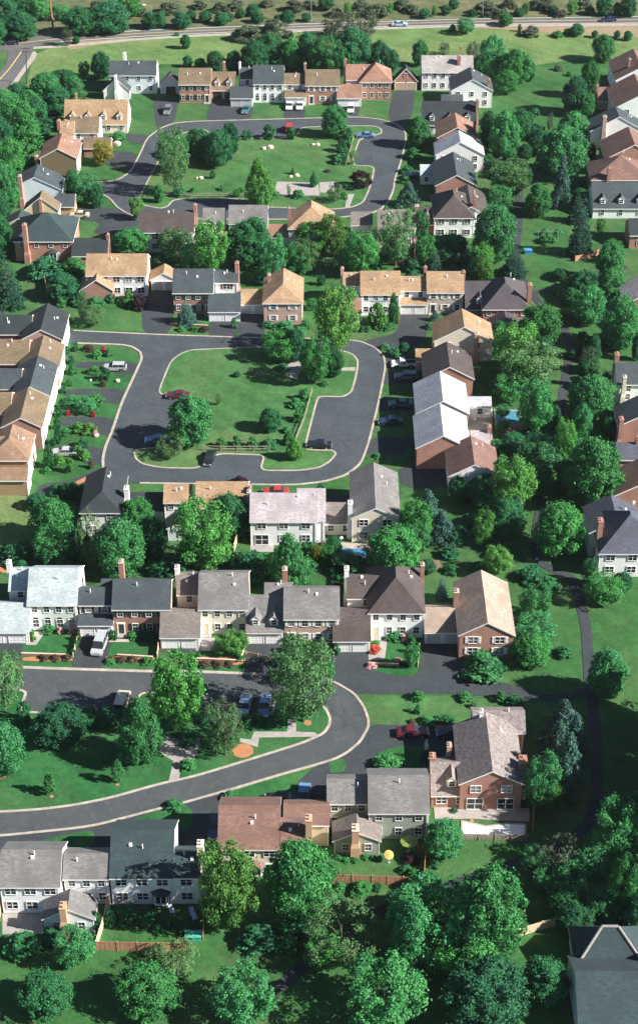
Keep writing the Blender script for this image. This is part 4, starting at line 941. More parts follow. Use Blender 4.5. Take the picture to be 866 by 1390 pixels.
PL = '''
d 8 22 44 44;d 36 8 40 30;d 28 34 44 30;d -14 40 44 40;g 56 12 26 26;d 108 28 45 30;d 150 22 50 34;r 126 36 24 16;d 160 32 28 18;g 175 8 36 20;h 190 14 18 12;d 205 27 26 15;h 134 8 30 16;g 84 16 24 16
d 246 27 26 13;d 260 20 14 12;d 279 22 18 14;g 220 26 12 20;d 301 25 20 10;d 312 23 12 10;d 327 18 14 10;d 343 13 18 14;d 350 23 18 9;d 391 22 20 12;d 378 25 14 8;d 416 23 14 9;h 362 4 16 7;h 230 10 30 10;h 300 10 26 10;h 400 8 30 10
h 320 6 26 8;h 270 6 22 8;h 420 6 22 9;d 442 5 20 10;h 455 17 22 11;l 472 12 11 16;h 512 14 34 18;l 528 12 12 13;h 545 5 26 12;d 576 18 16 8;l 590 14 9 13;d 605 13 14 12;d 616 5 16 12;d 642 17 12 8;h 490 6 26 10;h 560 12 24 10
h 660 11 36 14;l 714 11 10 14;d 705 16 14 6;d 750 13 14 8;l 777 9 16 18;d 820 8 22 22;d 853 8 22 24;d 800 14 14 10;h 735 4 34 10;h 690 5 24 9;h 790 4 26 9;d 838 12 14 16;h 680 18 20 7;h 760 18 16 6
r 686 26 20 14;n 705 38 5 8;d 782 40 20 15;r 770 43 12 8;d 807 46 10 9;d 837 46 9 9;d 852 48 12 12;g 632 35 24 14;d 614 38 10 9;h 335 45 42 12;h 375 38 44 11;n 322 51 5 9;n 396 48 4 9;d 252 56 14 17;s 240 46 6 5;o 455 34 40 18;o 490 33 44 20;o 92 50 14 20;d 104 54 10 9;h 350 42 20 8;h 720 42 26 7;s 756 46 14 6
d 137 88 25 32;g 114 94 16 18;r 62 118 44 38;d 86 110 36 30;d 78 136 34 34;r 101 120 26 30;d 50 150 32 36;g 22 168 54 60;r 8 140 40 34;r 36 186 40 40;d 2 190 34 60;g 14 216 42 50;r 6 252 36 56;r 40 138 30 28;d 24 128 34 28;t 66 168 30 14;t 60 188 24 14;t 45 222 34 18;t 62 230 18 14;k 104 131 24 8;d 4 288 22 36
d 293 82 24 24;d 272 86 16 14;d 255 83 14 14;d 318 82 20 24;d 345 76 40 38;d 365 68 50 34;r 396 72 28 36;d 418 68 36 42;g 432 76 28 40;d 330 92 14 12;g 446 75 36 44;d 480 66 50 50;d 462 82 26 36;d 515 75 30 36;d 530 82 22 28;d 500 78 25 28;r 570 71 21 30;o 603 66 16 14;o 642 72 18 26;d 300 98 20 10;d 380 84 26 18
r 668 75 36 48;r 700 90 44 42;r 688 110 32 28;d 720 96 12 24;r 819 64 30 32;r 800 106 26 42;d 780 128 34 44;r 796 142 22 28;s 773 100 8 6;h 757 92 10 7;d 650 90 22 24;l 660 132 12 10
r 685 182 42 56;r 664 176 26 46;d 706 168 30 36;r 764 205 66 62;r 778 172 40 38;d 732 192 30 30;d 712 206 18 20;a 690 240 54 48;l 690 246 44 40;g 680 270 34 32;r 730 270 34 38;e 762 246 28 66;c 790 302 36 80;c 784 280 28 40;r 672 315 56 66;l 655 352 30 38;o 746 165 9 26;d 726 178 26 20;x 803 205 10 18;l 815 307 14 18;l 832 340 26 26;c 698 352 40 38;l 658 368 26 30;d 740 218 30 20;d 640 372 20 22;s 740 315 12 9;s 757 315 12 9;d 712 240 20 26;d 716 160 16 16
r 828 354 36 48;r 830 386 36 38;d 796 386 46 34;r 800 412 44 46;r 843 436 52 64;r 733 440 52 52;l 700 470 56 62;d 680 452 34 30;g 720 500 40 42;t 791 462 24 24;o 797 486 20 30;d 776 402 28 20;d 760 372 20 10;h 780 384 40 10;d 864 470 14 36;d 806 470 18 30
a 718 496 76 46;l 712 500 64 40;g 694 526 46 26;g 730 522 40 24;r 726 551 46 60;r 804 536 60 54;r 790 571 28 42;l 766 600 32 56;r 734 612 58 46;r 806 640 76 84;d 770 644 40 40;l 695 656 62 66;v 683 577 22 13;k 691 588 16 14;t 677 606 34 11;d 752 566 18 30;d 780 614 30 36;d 735 650 30 36;d 826 580 20 26
d 688 702 50 46;e 700 690 30 36;d 664 682 40 30;l 656 716 30 40;l 675 761 40 38;r 759 716 66 68;c 805 772 26 44;g 820 800 50 40;t 722 779 40 14;t 742 790 30 14;g 728 818 46 46;g 726 856 54 44;r 722 880 52 36;s 765 884 20 16;s 655 902 62 26;r 825 913 52 62;e 764 980 60 66;e 770 1035 60 80;e 758 1008 50 60;e 780 1000 40 60;g 735 1060 44 66;l 746 1076 46 44;s 680 945 15 14;t 698 952 26 18;g 800 776 20 30;d 844 790 26 26
g 838 1130 70 80;r 862 1100 40 50;r 806 1176 70 56;o 757 1160 52 52;g 724 1166 40 24;g 780 1200 60 38;g 850 1200 50 70;g 742 1192 40 28;d 820 1225 60 44;d 770 1222 50 30;d 866 1240 40 50;d 780 1244 50 26
g 590 1252 118 104;r 664 1240 96 112;r 560 1262 60 80;g 630 1290 90 60;a 462 1268 100 80;g 440 1290 60 50;g 100 1286 52 52;t 70 1272 40 24;l 310 1200 80 106;r 405 1194 92 100;r 602 1137 54 52;d 548 1292 50 50;a 240 1300 60 30;t 350 1270 60 16;t 400 1262 70 18;d 540 1222 34 20;d 580 1200 40 24;t 30 1282 50 18;
r 70 705 58 58;g 76 742 58 46;a 120 732 34 60;d 108 740 30 44;r 163 742 62 70;r 186 700 44 46;d 206 728 36 54;l 275 726 74 84;d 312 698 58 54;p 391 762 52 72;q 365 762 14 22;t 420 730 20 15;t 345 766 60 14;n 318 757 8 15;n 327 757 9 15;n 345 754 12 14;s 338 766 16 10;s 362 758 20 16;s 315 766 10 9;y 430 752 14 22;r 533 746 68 64;e 580 690 48 52;e 600 714 46 44;g 566 708 44 54;g 566 732 34 40;d 622 664 28 34;t 470 766 60 17;t 444 762 22 18;b 600 795 20 34;t 630 662 40 26;d 655 664 34 40;t 640 706 30 12;t 250 764 60 16;d 50 680 26 14;t 20 752 44 14;t 420 768 30 14;t 220 768 40 18;t 500 768 40 14;t 570 770 20 10;t 612 772 20 10;t 650 768 20 12;t 118 668 40 12;t 84 666 18 10;n 435 664 10 14;d 205 690 20 20;t 400 790 40 14;t 500 726 10 9;d 636 640 22 16;s 556 614 14 9;s 512 618 10 7;t 458 764 12 20
a 235 214 44 72;g 234 206 42 46;d 270 195 38 38;d 296 200 40 44;d 312 188 24 38;q 351 248 36 60;n 289 237 7 10;q 398 232 6 9;p 426 243 12 19;a 392 257 6 14;s 263 258 10 8;s 302 255 8 7;s 327 258 9 7;s 370 262 16 11;s 405 263 14 11;n 335 183 13 11;n 365 179 14 17;n 395 181 11 14;r 454 163 34 38;n 471 182 13 14;s 472 192 10 14;n 464 198 12 15;n 466 208 14 13;s 459 217 15 11;a 480 213 12 16;u 489 243 28 22;a 455 260 22 22;s 467 265 10 9;k 445 232 8 5;r 568 178 32 36;e 554 262 32 24;t 560 208 20 14;t 552 230 16 10;s 550 244 12 9;l 322 262 10 10;r 216 262 14 22;s 245 260 22 8;n 240 262 8 10
a 240 332 50 38;g 232 326 40 30;l 285 336 50 64;g 262 346 34 40;d 330 332 50 54;d 346 325 44 56;g 370 350 36 56;d 356 376 22 18;a 414 347 38 40;l 428 322 50 40;l 452 318 36 48;g 404 352 34 40;g 489 342 42 52;g 470 352 24 30;o 506 325 26 30;a 538 316 46 66;g 534 332 34 40;g 572 308 18 40;g 578 338 28 34;c 590 352 26 34;d 618 332 30 26;e 622 354 20 20;d 604 346 24 20;t 560 356 24 14;t 512 356 24 12;t 604 330 50 14;d 640 350 24 26;l 458 432 60 80;g 430 488 46 54;d 452 490 28 36;g 380 470 48 40;d 402 468 24 40;v 512 427 28 32;p 534 418 16 42;t 492 446 8 7;s 500 446 8 7;s 520 444 14 9;s 528 442 14 9;s 482 446 8 7;e 590 428 15 13;s 584 442 12 9;d 548 472 14 14;t 534 478 16 12;s 522 470 12 8;t 606 398 22 10;t 560 374 16 10;n 436 380 10 12;s 424 412 14 14
r 178 328 46 34;k 109 332 26 20;d 85 388 42 34;t 110 404 36 16;s 130 410 26 16;a 112 414 16 40;c 8 374 46 76;d 2 320 30 50;s 85 410 16 11;v 175 403 14 16;x 190 410 22 20;s 174 412 14 10;g 115 255 44 38;d 98 246 20 30;d 132 265 18 28;l 185 282 20 26;y 140 206 30 28;y 136 218 16 12;s 162 184 22 12;b 253 421 32 36;s 363 440 14 8;s 415 440 13 11;s 407 450 20 12;s 388 442 24 7;s 376 442 14 7;s 246 446 10 7;s 264 446 10 6;s 318 438 8 12;k 278 446 12 6;t 60 363 50 10;s 100 360 40 8;l 148 388 14 10;t 150 402 14 14;t 176 400 10 12;a 128 428 30 22;t 232 372 20 10
r 258 571 62 62;a 232 604 38 22;a 297 541 9 14;d 367 569 30 30;s 413 535 14 15;s 402 547 20 12;s 405 565 14 14;s 389 583 11 9;s 392 594 13 16;q 400 609 22 28;s 300 601 14 13;s 321 599 13 14;s 343 600 14 14;s 366 601 20 14;d 322 508 9 8;x 326 652 18 7;t 384 498 16 10;s 440 520 10 8
n 102 470 9 12;s 99 500 12 13;s 95 518 9 9;s 128 502 14 11;n 143 508 12 16;k 140 520 8 8;s 98 542 22 14;g 118 550 26 16;s 130 541 24 18;n 85 548 9 11;n 80 559 9 12;n 78 575 9 14;n 79 592 9 18;v 107 580 16 13;v 122 581 18 14;t 113 600 12 12;n 66 620 13 26;s 64 638 10 8;v 80 623 14 12;v 95 631 10 18;v 105 612 14 14;v 116 617 14 12;f 140 475 7 9;f 94 560 9 7;f 127 562 6 7;k 120 472 14 9;s 132 480 12 10;s 148 478 10 9;t 90 475 9 10;n 97 488 8 10;t 88 528 9 9;k 124 630 8 10;s 130 556 10 8;s 90 585 12 10;w 130 588 6 7;t 73 600 8 10;t 78 664 26 10;d 96 664 26 14;l 236 480 0.1 0.1
l 240 938 74 90;p 190 990 58 84;a 305 985 50 66;o 306 980 38 50;d 82 984 66 36;x 84 978 50 22;d 120 974 30 20;r 6 1014 54 66;n 32 967 18 26;m 68 1062 18 26;m 160 1046 17 26;s 256 1037 20 17;t 254 1000 32 22;t 335 978 30 16;t 352 976 26 12;t 280 978 24 16;a 412 920 84 100;a 400 940 60 70;g 416 900 60 50;a 2 920 54 76;a 14 904 36 40;s 238 1093 25 17;s 312 1080 18 10;s 526 1034 38 26;b 578 1016 15 42;s 567 944 16 14;s 567 962 9 11;s 631 945 18 13;s 642 957 9 8;s 580 978 20 8;s 608 976 18 7;k 559 979 9 6;g 559 890 20 28;s 535 862 20 15;w 549 865 13 10;v 510 872 9 7;f 508 881 15 11;t 557 868 12 12;t 146 972 40 12;t 106 970 30 10;t 168 964 12 12;t 596 976 16 7
l 318 872 38 30;a 292 879 15 13;n 385 864 12 14;n 408 865 12 14;s 66 854 15 12;v 44 862 8 14;s 181 862 14 11;t 200 861 20 13;n 154 862 10 12;k 152 894 12 8;k 166 894 12 8;k 180 894 12 8;k 60 892 12 7;k 76 892 12 7;k 92 892 12 7;k 278 900 14 8;k 296 900 14 8;k 312 900 12 8;s 200 896 14 9;s 150 897 12 8;w 82 856 8 8;w 98 856 8 8;n 100 886 6 9;n 104 874 6 10;n 107 864 6 10;t 208 850 10 16;t 325 892 12 10;s 268 888 8 8;w 540 896 10 6;w 504 903 12 7;t 566 880 10 14;k 548 900 10 6;t 456 880 10 14;s 446 906 16 20;t 390 880 14 14;n 376 862 8 12
s 460 1162 11 9;s 471 1166 11 9;s 482 1166 12 9;s 496 1163 10 8;s 506 1164 8 7;s 516 1164 8 7;x 557 1164 25 20;s 562 1186 20 9;s 462 1203 15 12;s 490 1206 32 9;t 512 1203 11 11;t 550 1180 16 10;t 175 1240 40 10;t 200 1246 30 12;t 232 1250 30 14;t 150 1245 12 20;s 216 1262 16 8;a 210 1298 30 14;t 250 1258 22 12;t 132 1250 14 22;t 448 1180 12 16;t 590 1170 16 14;t 640 1030 14 10;t 616 1100 8 7
'''
for line in PL.strip().splitlines():
    for e in line.split(';'):
        t = e.split()
        if len(t) == 5 and float(t[3]) > 1: plant(t[0], *map(float, t[1:]))
RG = random.Random(5)
BLK = []
def blocked(p, r):
    return any(x0 - r < p.x < x1 + r and y0 - r < p.y < y1 + r for x0, x1, y0, y1 in FOOT)
for (u0, u1, v0, v1, n) in ((640, 790, 150, 330, 26), (670, 830, 390, 640, 34), (600, 780, 640, 770, 20), (10, 620, 725, 772, 22), (200, 620, 335, 362, 16), (0, 70, 110, 290, 14)):
    k = 0
    while k < n:
        u, v = RG.uniform(u0, u1), RG.uniform(v0, v1); p = at(u, v); s0 = scale_at(v)[0]; w = s0 * RG.uniform(2.0, 4.2)
        if abs(u - (790 if v > 780 else 745 if v > 640 else 760 if v > 470 else 704)) < 14 or (745 < u and v < 160): k += .2; continue
        if not blocked(p, 1.5): plant(RG.choice('ttttsdgd'), u, v, w, w * RG.uniform(.6, .9))
        k += 1
# ------------------------------------------------------------------ fences
FENCES = []
def fence(pts, h, mat, label, rails=False, post=2.4, cat='fence', loc=None):
    g = [at(u, v) for u, v in pts]; root = thing('rail_fence' if rails else 'board_fence', label, cat, g[0])
    o = g[0]
    for a, b in zip(g, g[1:]):
        L = (b - a).length; d = (b - a) / L; s = Vector((-d.y, d.x, 0)); n = max(1, round(L / post))
        for k in range(n):
            p, q = a + d * (L * k / n) - o, a + d * (L * (k + 1) / n) - o
            mb = MB(); mb.box(-.07, .07, -.07, .07, -.2, h + .12); link('post', mb.mesh('post', [mat]), root, p)
            mb = MB(); l = (q - p).length
            if rails:
                for z in (h * .45, h * .9): mb.box(.08, l - .08, -.03, .03, z, z + .14)
            else:
                m = max(3, int(l / .3))
                for j in range(m): mb.box(.08 + (l - .16) * j / m, .08 + (l - .16) * (j + 1) / m - .02, -.02 - .012 * (j % 2), .02 - .012 * (j % 2), .05, h + .02 * (j % 3))
            link('rail' if rails else 'panel', mb.mesh('panel', [mat]), root, p, math.atan2(d.y, d.x))
    p = g[-1] - o; mb = MB(); mb.box(-.07, .07, -.07, .07, -.2, h + .12); link('post', mb.mesh('post', [mat]), root, p)
fence([(133,1290),(215,1292),(258,1291)], 1.7, 'timber', 'reddish board fence along the back of the slate-blue roofed house, bottom left')
fence([(131,1290),(141,1258),(150,1225)], 1.7, 'timber_pale', 'pale board fence running between the two white houses in the bottom left')
fence([(0,1250),(4,1228),(6,1205)], 1.7, 'timber_pale', 'pale board fence at the very left edge beside the corner house')
fence([(276,1276),(277,1256),(275,1238)], 1.7, 'timber', 'short reddish fence end beside the yellow-green tree at bottom')
fence([(452,1198),(505,1200),(568,1202)], 1.6, 'timber', 'brown board fence behind the green-sided house and its small lawn')
fence([(575,1198),(577,1166)], 1.8, 'timber', 'brown fence standing end-on between green-sided house and the round tree')
fence([(722,1132),(724,1102)], 1.8, 'timber', 'dark brown fence at the right side of the white pool terrace')
fence([(628,1140),(715,1142)], 1.2, 'timber_grey', 'low grey fence along the near edge of the white pool terrace')
fence([(702,1272),(735,1262),(752,1258)], 1.6, 'timber_pale', 'pale fence left of the slate hip-roofed corner house')
fence([(277,612),(300,613),(322,613),(344,613),(366,613)], 1.2, 'timber_grey', 'split rail fence below the row of clipped shrubs on the middle green', True, 3)
fence([(402,600),(414,570),(424,533)], 1.2, 'timber_grey', 'split rail fence along the shrubs at right side of the middle green', True, 3)
fence([(225,267),(260,268),(300,268),(335,268)], 1.1, 'timber_grey', 'split rail fence along the lower edge of the upper green', True, 3)
fence([(470,226),(476,205),(480,190)], 1.1, 'timber_grey', 'split rail fence beside the shrub row at right of the upper green', True, 3)
fence([(514,358),(530,358),(558,359)], 1.7, 'timber', 'reddish board fence behind cream house with the airy tree')
fence([(561,362),(563,345),(563,335)], 1.7, 'timber', 'reddish fence running back from the cream house by the airy tree')
fence([(692,584),(716,582),(736,580)], 1.2, 'timber', 'low brown timber edging beside the blue covered pool')
fence([(318,750),(323,733),(326,722)], 1.8, 'timber_pale', 'pale fence end left of the lavender-roofed house patio')
fence([(62,384),(65,404)], 1.7, 'timber', 'short brown fence among shrubs left of the tan-roofed white house')
fence([(566,1158),(575,1158)], 1.5, 'timber', 'short brown fence beside the purple shrub behind the green-sided house')
fence([(702,262),(704,240)], 1.9, 'timber', 'brown fence end at the head of the upper footpath')
fence([(780,355),(795,352),(812,346)], 1.4, 'timber', 'reddish fence below the dark layered conifer right of footpath')
fence([(384,900),(334,889)], .7, 'timber_pale', 'low pale garden edging left of the dormered garage driveway')
fence([(567,905),(569,880)], .9, 'timber_pale', 'low pale garden wall right of the white hip-roofed house lawn')
fence([(100,893),(108,860)], .9, 'timber_pale', 'low pale edging beside the silver van driveway')
fence([(328,896),(335,872)], 1.0, 'timber_pale', 'pale edging between cream house garden and the dormered garage')
fence([(214,893),(217,868)], 1.1, 'timber_pale', 'pale edging right of the slate-roofed brick house lawn')
fence([(541,440),(543,415)], .9, 'timber', 'low reddish garden wall beside the driveway of white tan-roofed house')
for a, b, lab in (((30,889),(96,891),'low brick planter wall before the ice-blue roofed house'), ((160,891),(208,894),'low brick planter wall before the slate-roofed brick street house'),
               ((268,896),(330,899),'low brick planter wall before the grey-brown roofed cream house'), ((500,902),(540,904),'low brick planter wall before the white house with dark hip roof'),
               ((232,441),(282,444),'low brick planter wall before the blue spruce garden')):
    p, q = at(*a), at(*b); root = thing('garden_wall', lab, 'wall', p); d = q - p; L = d.length
    mb = MB(); mb.box(0, L, -.12, .12, -.2, .4); link('wall_body', mb.mesh('wall_body', ['wall_brick']), root, (0,0,0), math.atan2(d.y, d.x))
    mb = MB(); mb.box(-.04, L + .04, -.15, .15, .401, .46); link('coping', mb.mesh('coping', ['wall_tanbrick']), root, (0,0,0), math.atan2(d.y, d.x))
# ------------------------------------------------------------------ pools, patios
def pool(pts, label, water, rim=.7, cat='pool'):
    g = [at(u, v) for u, v in pts]
    if area2(g) < 0: g.reverse()
    c = sum(g, Vector()) / len(g); root = thing('swimming_pool', label, cat, c)
    go = inset(g, -rim); mb = MB(); n = len(g)
    for i in range(n):
        j = (i + 1) % n; a, b, d, e = go[i] - c, go[j] - c, g[j] - c, g[i] - c
        mb.face([(a.x,a.y,.12),(b.x,b.y,.12),(d.x,d.y,.12),(e.x,e.y,.12)]); mb.face([(a.x,a.y,-.1),(b.x,b.y,-.1),(b.x,b.y,.12),(a.x,a.y,.12)])
        mb.face([(e.x,e.y,.12),(d.x,d.y,.12),(d.x,d.y,-.1),(e.x,e.y,-.1)])
    link('pool_rim', mb.mesh('pool_rim', ['concrete']), root)
    mb = MB(); mb.face([(p.x - c.x, p.y - c.y, .04) for p in g]); link('water' if water == 'pool_water' else 'cover', mb.mesh('water', [water]), root)
pool([(452,744),(503,746),(500,755),(449,754)], 'rectangular blue swimming pool behind the cream gabled house', 'pool_water', .9)
pool([(672,557),(704,558),(706,583),(674,581)], 'blue covered pool right of the pale-roofed row houses', 'pool_cover', .3)
pool([(628,1116),(660,1123),(690,1119),(712,1120),(711,1136),(628,1136)], 'long white covered pool on terrace of the shake-roofed brick house', 'pool_tarp', .25)
def parasol(u, v, h, r, mat, label, tilt=0):
    c = at(u, v, h); root = thing('parasol', label, 'parasol', (c.x, c.y, 0)); mb = MB(); mb.tube((0,0,0), (0,0,h), .03, .03, 7); mb.tube((0,0,0), (0,0,.08), .25, .22, 12)
    link('pole', mb.mesh('pole', ['metal']), root); mb = MB(); n = 8
    for k in range(n):
        a, b = 6.283 * k / n, 6.283 * (k + 1) / n
        mb.face([(0,0,.18), (r * math.cos(a), r * math.sin(a), -.12), (r * math.cos(b), r * math.sin(b), -.12)])
        mb.face([(r * math.cos(a), r * math.sin(a), -.12), (r * math.cos(a), r * math.sin(a), -.2), (r * math.cos(b), r * math.sin(b), -.2), (r * math.cos(b), r * math.sin(b), -.12)])
    o = link('canopy', mb.mesh('canopy', [mat]), root, (0, 0, h)); o.rotation_euler = (tilt, tilt * .5, 0)
parasol(555, 1141, 2.2, 1.25, 'cloth_green', 'olive green patio parasol behind the green-sided house')
parasol(528, 1160, 1.5, .7, 'cloth_yellow', 'yellow parasol leaning over the small lawn behind the green-sided house', .5)
parasol(463, 729, 2.4, .35, 'cloth_white', 'closed white parasol on the terrace by the swimming pool')
for u, v, lab in ((234, 1240, 'blue striped lounger behind the bottom slate-blue roofed house, the left one'), (262, 1243, 'blue striped lounger behind the bottom slate-blue roofed house, the right one')):
    c = at(u, v); root = thing('sun_lounger', lab, 'lounger', c, .4); mb = MB()
    for k in range(6): mb.box(-.33 + k * .11, -.33 + k * .11 + .1, -1.0, .3, .36, .42, k % 2)
    for k in range(6):
        x = -.33 + k * .11; mb.face([(x, .3, .40), (x + .1, .3, .40), (x + .1, .85, .85), (x, .85, .85)], k % 2)
    link('seat', mb.mesh('seat', ['cloth_blue', 'cloth_white']), root)
    for x in (-.3, .3):
        for y in (-.9, .2): mb = MB(); mb.box(x - .03, x + .03, y - .03, y + .03, 0, .36); link('leg', mb.mesh('leg', ['frame']), root)
def shed(u, v, w, d, h, mat, lab, name='storage_box'):
    c = at(u, v); root = thing(name, lab, 'storage box', c); mb = MB(); mb.box(-w/2, w/2, -d/2, d/2, 0, h); link('body', mb.mesh('body', [mat]), root)
    mb = MB(); mb.box(-w/2 - .08, w/2 + .08, -d/2 - .08, d/2 + .08, h + .003, h + .12); mb.box(-.2, .2, -d/2 - .12, -d/2 - .08, h - .1, h + .05); link('lid', mb.mesh('lid', [mat]), root)
shed(263, 1274, 2.0, 1.1, .8, 'plastic_green', 'turquoise green lidded box at the fence corner near the bottom')
shed(716, 344, 1.6, 1.2, .9, 'plastic_blue', 'blue lidded play box on the grass right of the big round tree')
def swing(u, v, w, lab):
    c = at(u, v); root = thing('swing_set', lab, 'swing', c); mb = MB()
    for x in (-w/2, w/2):
        for y in (-.8, .8): mb.tube((x, y, 0), (x, 0, 2.1), .035, .035, 6)
    mb.tube((-w/2, 0, 2.1), (w/2, 0, 2.1), .035, .035, 6); link('frame', mb.mesh('frame', ['metal']), root)
    for x in (-w/5, w/5):
        m2 = MB(); m2.box(x - .25, x + .25, -.1, .1, .5, .55)
        for s in (-.22, .22): m2.tube((x + s, 0, .55), (x + s, 0, 2.08), .012, .012, 4)
        link('swing_seat', m2.mesh('swing_seat', ['cloth_white']), root)
    root.location = c
swing(743, 325, 4.6, 'white play swing frame on the lawn in front of two small shrubs')
# boulders on the upper green
import itertools
BSP = [(358,203,7,5,'small boulder in the pair behind the tapering tree of the upper green, left one'), (367,202,9,7,'rounded boulder in the pair behind the tapering tree of the upper green, right one'),
       (289,222,7,5,'pale boulder below the dark trees of the upper green'), (284,221,5,4,'small grey boulder touching pale one below dark trees of upper green'),
       (273,243,7,6,'pale boulder beside tiny shrub on the upper green, right of two'), (268,243,5,5,'brown boulder beside tiny shrub on the upper green, left of two'),
       (403,240,8,5,'pale boulder above the paved court of the upper green, right of two'), (395,241,6,4,'grey boulder above the paved court of the upper green, left of two'),
       (425,198,6,4,'brownish boulder near the round tree on the upper green, left of two'), (431,198,7,5,'pale boulder near the round tree on the upper green, right of two'),
       (160,518,7,6,'white rock beside the upper driveways of left row') , (124,517,5,8,'pale upright rock on lawn between left row driveways'),
       (146,482,9,8,'pale rock in the topmost garden bed of the left row'), (131,592,8,9,'pale rock in planting bed of lowest left-row gardens'), (160,197,10,9,'pale rock by driveway left of upper loop')]
for i, (u, v, w, h, lab) in enumerate(BSP):
    s = scale_at(v)[0]; r = w / 2 / s; c = at(u, v); rr = random.Random(i)
    bm = bmesh.new(); bmesh.ops.create_icosphere(bm, subdivisions=2, radius=1)
    for q in bm.verts: q.co *= 1 + rr.uniform(-.14, .14)
    for q in bm.verts: q.co.x *= r; q.co.y *= r * .8; q.co.z = q.co.z * r * .75
    me = bpy.data.meshes.new('boulder'); bm.to_mesh(me); bm.free(); me.materials.append(MATS['boulder'])
    tag(link('boulder', me, None, (c.x, c.y, r * .45)), lab, 'boulder', 'boulders on the lawns')
# ------------------------------------------------------------------ poles
def pole(u, v, utop, vtop, r, mat, label, kind):
    a = at(u, v); lo, hi = 2.0, 30.0
    for _ in range(40):
        m = (lo + hi) / 2
        if px((a.x, a.y, m))[1] > vtop: lo = m
        else: hi = m
    h = (lo + hi) / 2; b = at(utop, vtop, h); b.y = a.y; d = b - a; d.x = max(-2.5, min(2.5, d.x)); d.z = h; d.y = 0
    root = thing(kind, label, 'pole' if kind != 'street_lamp' else 'street lamp', a); mb = MB(); mb.tube((0,0,-.2), d, r, r * .7, 8); link('shaft', mb.mesh('shaft', [mat]), root)
    if kind == 'street_lamp':
        mb = MB(); mb.tube(d, d + Vector((-1.6, 0, .35)), .07, .05, 6); link('arm', mb.mesh('arm', ['metal']), root)
        mb = MB(); mb.box(d.x - 2.4, d.x - 1.5, -.22, .22, h + .22, h + .48); link('lamp_head', mb.mesh('lamp_head', ['frame']), root)
    elif kind == 'utility_pole':
        for zz in (.4, 1.3):
            mb = MB(); t = d * ((h - zz) / h); mb.box(t.x - 1.2, t.x + 1.2, -.08, .08, h - zz - .1, h - zz + .1)
            for k in (-1, -.5, .5, 1): mb.tube((t.x + k, 0, h - zz + .1), (t.x + k, 0, h - zz + .3), .05, .04, 6)
            link('crossarm', mb.mesh('crossarm', [mat]), root)
        if r > .25:
            mb = MB(); t = d * .25; mb.tube((t.x + .45, -.3, t.z), (t.x + .45, -.3, t.z + 1.1), .28, .28, 10); link('transformer', mb.mesh('transformer', ['metal']), root)
pole(41, 48, 35, 18, .10, 'metal', 'grey street lamp beyond the road junction at top left', 'street_lamp')
pole(208, 39, 205, 8, .10, 'metal', 'grey street lamp on far side of highway above the white top-row house', 'street_lamp')
pole(423, 30, 422, -4, .10, 'metal', 'grey street lamp on far side of highway near top centre', 'street_lamp')
pole(655, 24, 655, -8, .10, 'metal', 'grey street lamp on far side of highway right of centre', 'street_lamp')
pole(830, 20, 830, 8, .09, 'metal', 'short grey street lamp on far side of highway at top right', 'street_lamp')
pole(73, 42, 67, -10, .32, 'pole_wood', 'leaning brown wooden utility pole above the junction', 'utility_pole')
pole(37, 113, 36, 64, .16, 'pole_dark', 'dark utility pole standing beside the side road at top left', 'utility_pole')
pole(4, 152, 4, 122, .16, 'pole_dark', 'dark utility pole at the left edge below the junction', 'utility_pole')
pole(140, 12, 139, -20, .16, 'pole_dark', 'dark utility pole among bushes beyond the highway', 'utility_pole')
# ------------------------------------------------------------------ cars
def car_parts(kind):
    """side profile of body and cabin, forward along +X, metres"""
    if kind == 'sedan':  body = [(-2.35,.35),(-2.38,.75),(-2.2,.92),(-1.25,.98),(.85,.98),(2.05,.84),(2.32,.68),(2.34,.35)]; cab = [(-1.55,.97),(-.95,1.40),(.25,1.43),(1.05,.97)]; W = .88
    elif kind == 'wagon':body = [(-2.35,.35),(-2.38,.85),(-2.3,1.0),(.9,1.0),(2.05,.88),(2.32,.72),(2.34,.35)]; cab = [(-2.28,1.0),(-2.0,1.48),(.3,1.52),(1.1,1.0)]; W = .90
    elif kind == 'van':  body = [(-2.4,.38),(-2.42,1.0),(-2.38,1.15),(1.3,1.15),(2.15,1.0),(2.4,.8),(2.42,.38)]; cab = [(-2.36,1.14),(-2.2,1.86),(.7,1.90),(1.6,1.14)]; W = .95
    else:                body = [(-2.6,.42),(-2.62,1.0),(-.3,1.02),(-.28,1.04),(1.0,1.04),(2.2,.95),(2.45,.8),(2.46,.42)]; cab = [(-.45,1.03),(-.3,1.62),(.65,1.64),(1.25,1.03)]; W = .93
    return body, cab, W
CARM = {}
